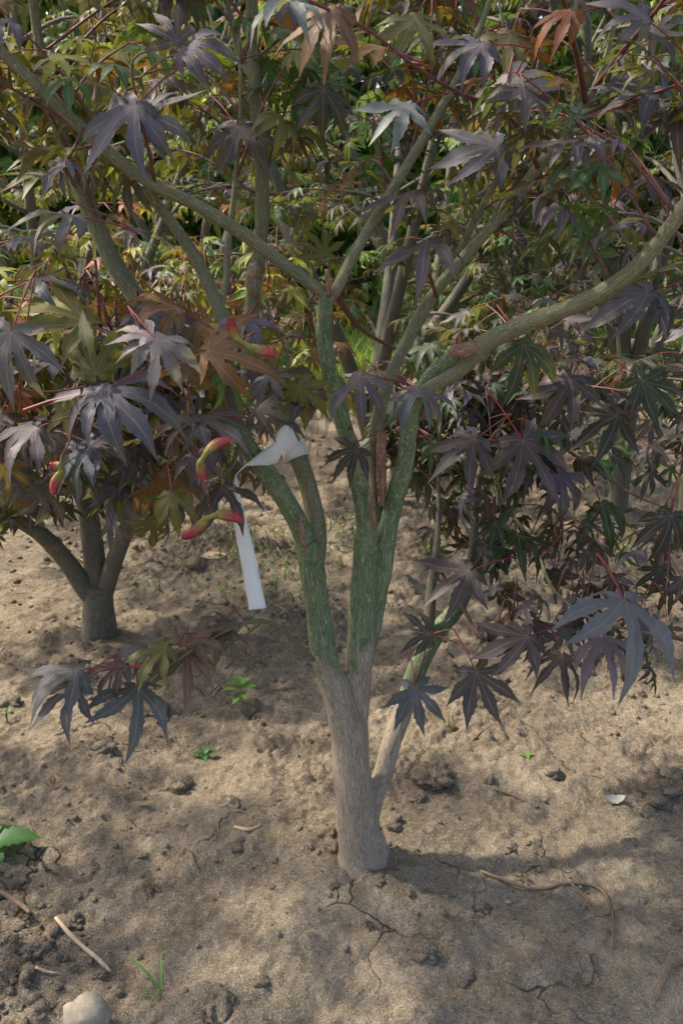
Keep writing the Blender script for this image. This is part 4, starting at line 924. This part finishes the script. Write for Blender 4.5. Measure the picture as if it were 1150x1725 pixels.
# small plants
def plant(name, px, py, label, cat, leaves, m, stem_h, lw=.5, serr=0.0):
    q = gpt(px, py); root = tag(empty(name, q), label, cat)
    if stem_h > 0:
        V, Fc, *_ = tube(np.array([[0, 0, -.01, .0016], [.001, 0, stem_h * .5, .0014], [0, .001, stem_h, .001]]), .01, 6, .05, 2); link('stem', mesh('stem', V, Fc, m), root)
    for k, (az, el, L, zf) in enumerate(leaves):
        V = []; Fc = []; seg = 12; d = np.array([math.cos(rad(az)), math.sin(rad(az)), 0]); s_ = np.array([-d[1], d[0], 0]); e = rad(el)
        for i in range(seg + 1):
            t = i / seg; hw = L * lw * .5 * math.sin(math.pi * min(1, .06 + .94 * t) ** .85) ** .8 * (1 + serr * (1 if i % 2 else -1)) + .0003
            c = np.array([0, 0, stem_h * zf]) + d * L * t * math.cos(e * (1 - .7 * t)) + np.array([0, 0, L * (math.sin(e) * t - .35 * t * t)])
            for sg in (-1, -.5, 0, .5, 1): V.append(c + s_ * hw * sg + np.array([0, 0, .25 * hw * abs(sg)]))
        for i in range(seg):
            for j in range(4): a = i * 5 + j; Fc.append((a, a + 5, a + 6, a + 1))
        link('leaf', mesh('leaf', np.array(V), Fc, m), root)
    return root
plant('weed_seedling', 405, 1182, 'bright green leafy seedling growing in open sand', 'plant', [(200, 25, .038, .75), (-10, 30, .038, .8), (300, 15, .030, .55), (100, 40, .030, .9), (30, 35, .032, 1), (170, 40, .030, 1), (250, 10, .034, .45), (-60, 55, .022, 1)], M_WEED, .042, .5)
plant('weed_seedling', 345, 1276, 'small flat green weed with few leaves on bare sand', 'plant', [(180, 30, .026, .6), (20, 25, .028, .6), (280, 20, .022, .6), (120, 35, .022, .9), (60, 45, .02, 1)], M_WEEDD, .008, .45)
plant('broadleaf_weed', -12, 1432, 'large toothed dark green leaf rosette at the edge of loose soil', 'plant', [(12, 22, .075, .8), (70, 14, .06, .8), (130, 20, .08, .8), (-55, 8, .045, .6), (200, 15, .08, .7)], M_WEEDD, .012, .6, .16)
plant('grass_tuft', 272, 1672, 'sparse tuft of thin green grass blades on shaded soil', 'grass', [(150, 60, .065, 0), (100, 65, .05, 0), (210, 45, .035, 0), (250, 50, .03, 0)], M_WEED, 0, .06)
plant('weed_seedling', 885, 1275, 'tiny green sprout by the dark soil behind the fallen twig', 'plant', [(180, 30, .016, .5), (20, 25, .018, .5), (280, 30, .014, .5)], M_WEED, .005, .5)
plant('weed_seedling', 12, 1215, 'thin dark weed sprouting beside a clod on lit sand', 'plant', [(90, 60, .03, .3), (180, 40, .02, .5), (0, 45, .022, .7), (250, 45, .02, .9)], M_WEEDD, .025, .2)

# fallen maple leaves, dry and curled
FL = [(470, 1350), (880, 1480), (250, 1500), (760, 1230), (620, 1560), (930, 1180), (1010, 1250), (90, 1330), (520, 1250), (300, 1010), (700, 940), (980, 950), (450, 960)]
fr = random.Random(8)
for k, (px, py) in enumerate(FL):
    q = gpt(px, py); R = fr.uniform(.016, .028)
    V, Fc, rb, pc, mi = leaf_geo(fr, 1, fr.uniform(1.2, 2.4), fr.uniform(.3, .9), fr.uniform(.7, 1.0), 7)
    Fc = [f for f, m_ in zip(Fc, mi)]; 
    me = mesh('fallen_leaf', np.array(V) * R, Fc, [M_LEAF, M_TWIG], {'rib': ('FLOAT', rb), 'pc': ('FLOAT_VECTOR', pc), 'lc': ('FLOAT_COLOR', np.ones((len(V), 4)))}, True, mi)
    o = tag(link('fallen_leaf', me, None, (q[0], q[1], q[2] + R * .25)), 'small shrivelled brown maple leaf fallen on the bare soil', 'leaf', 'shrivelled fallen maple leaves')
    o.rotation_euler = (fr.uniform(-.4, .4) + (math.pi if k % 2 else 0), fr.uniform(-.3, .3), fr.uniform(0, 6.28)); o.color = (*[v * fr.uniform(.7, 1.3) for v in (.13, .085, .055)], 1)
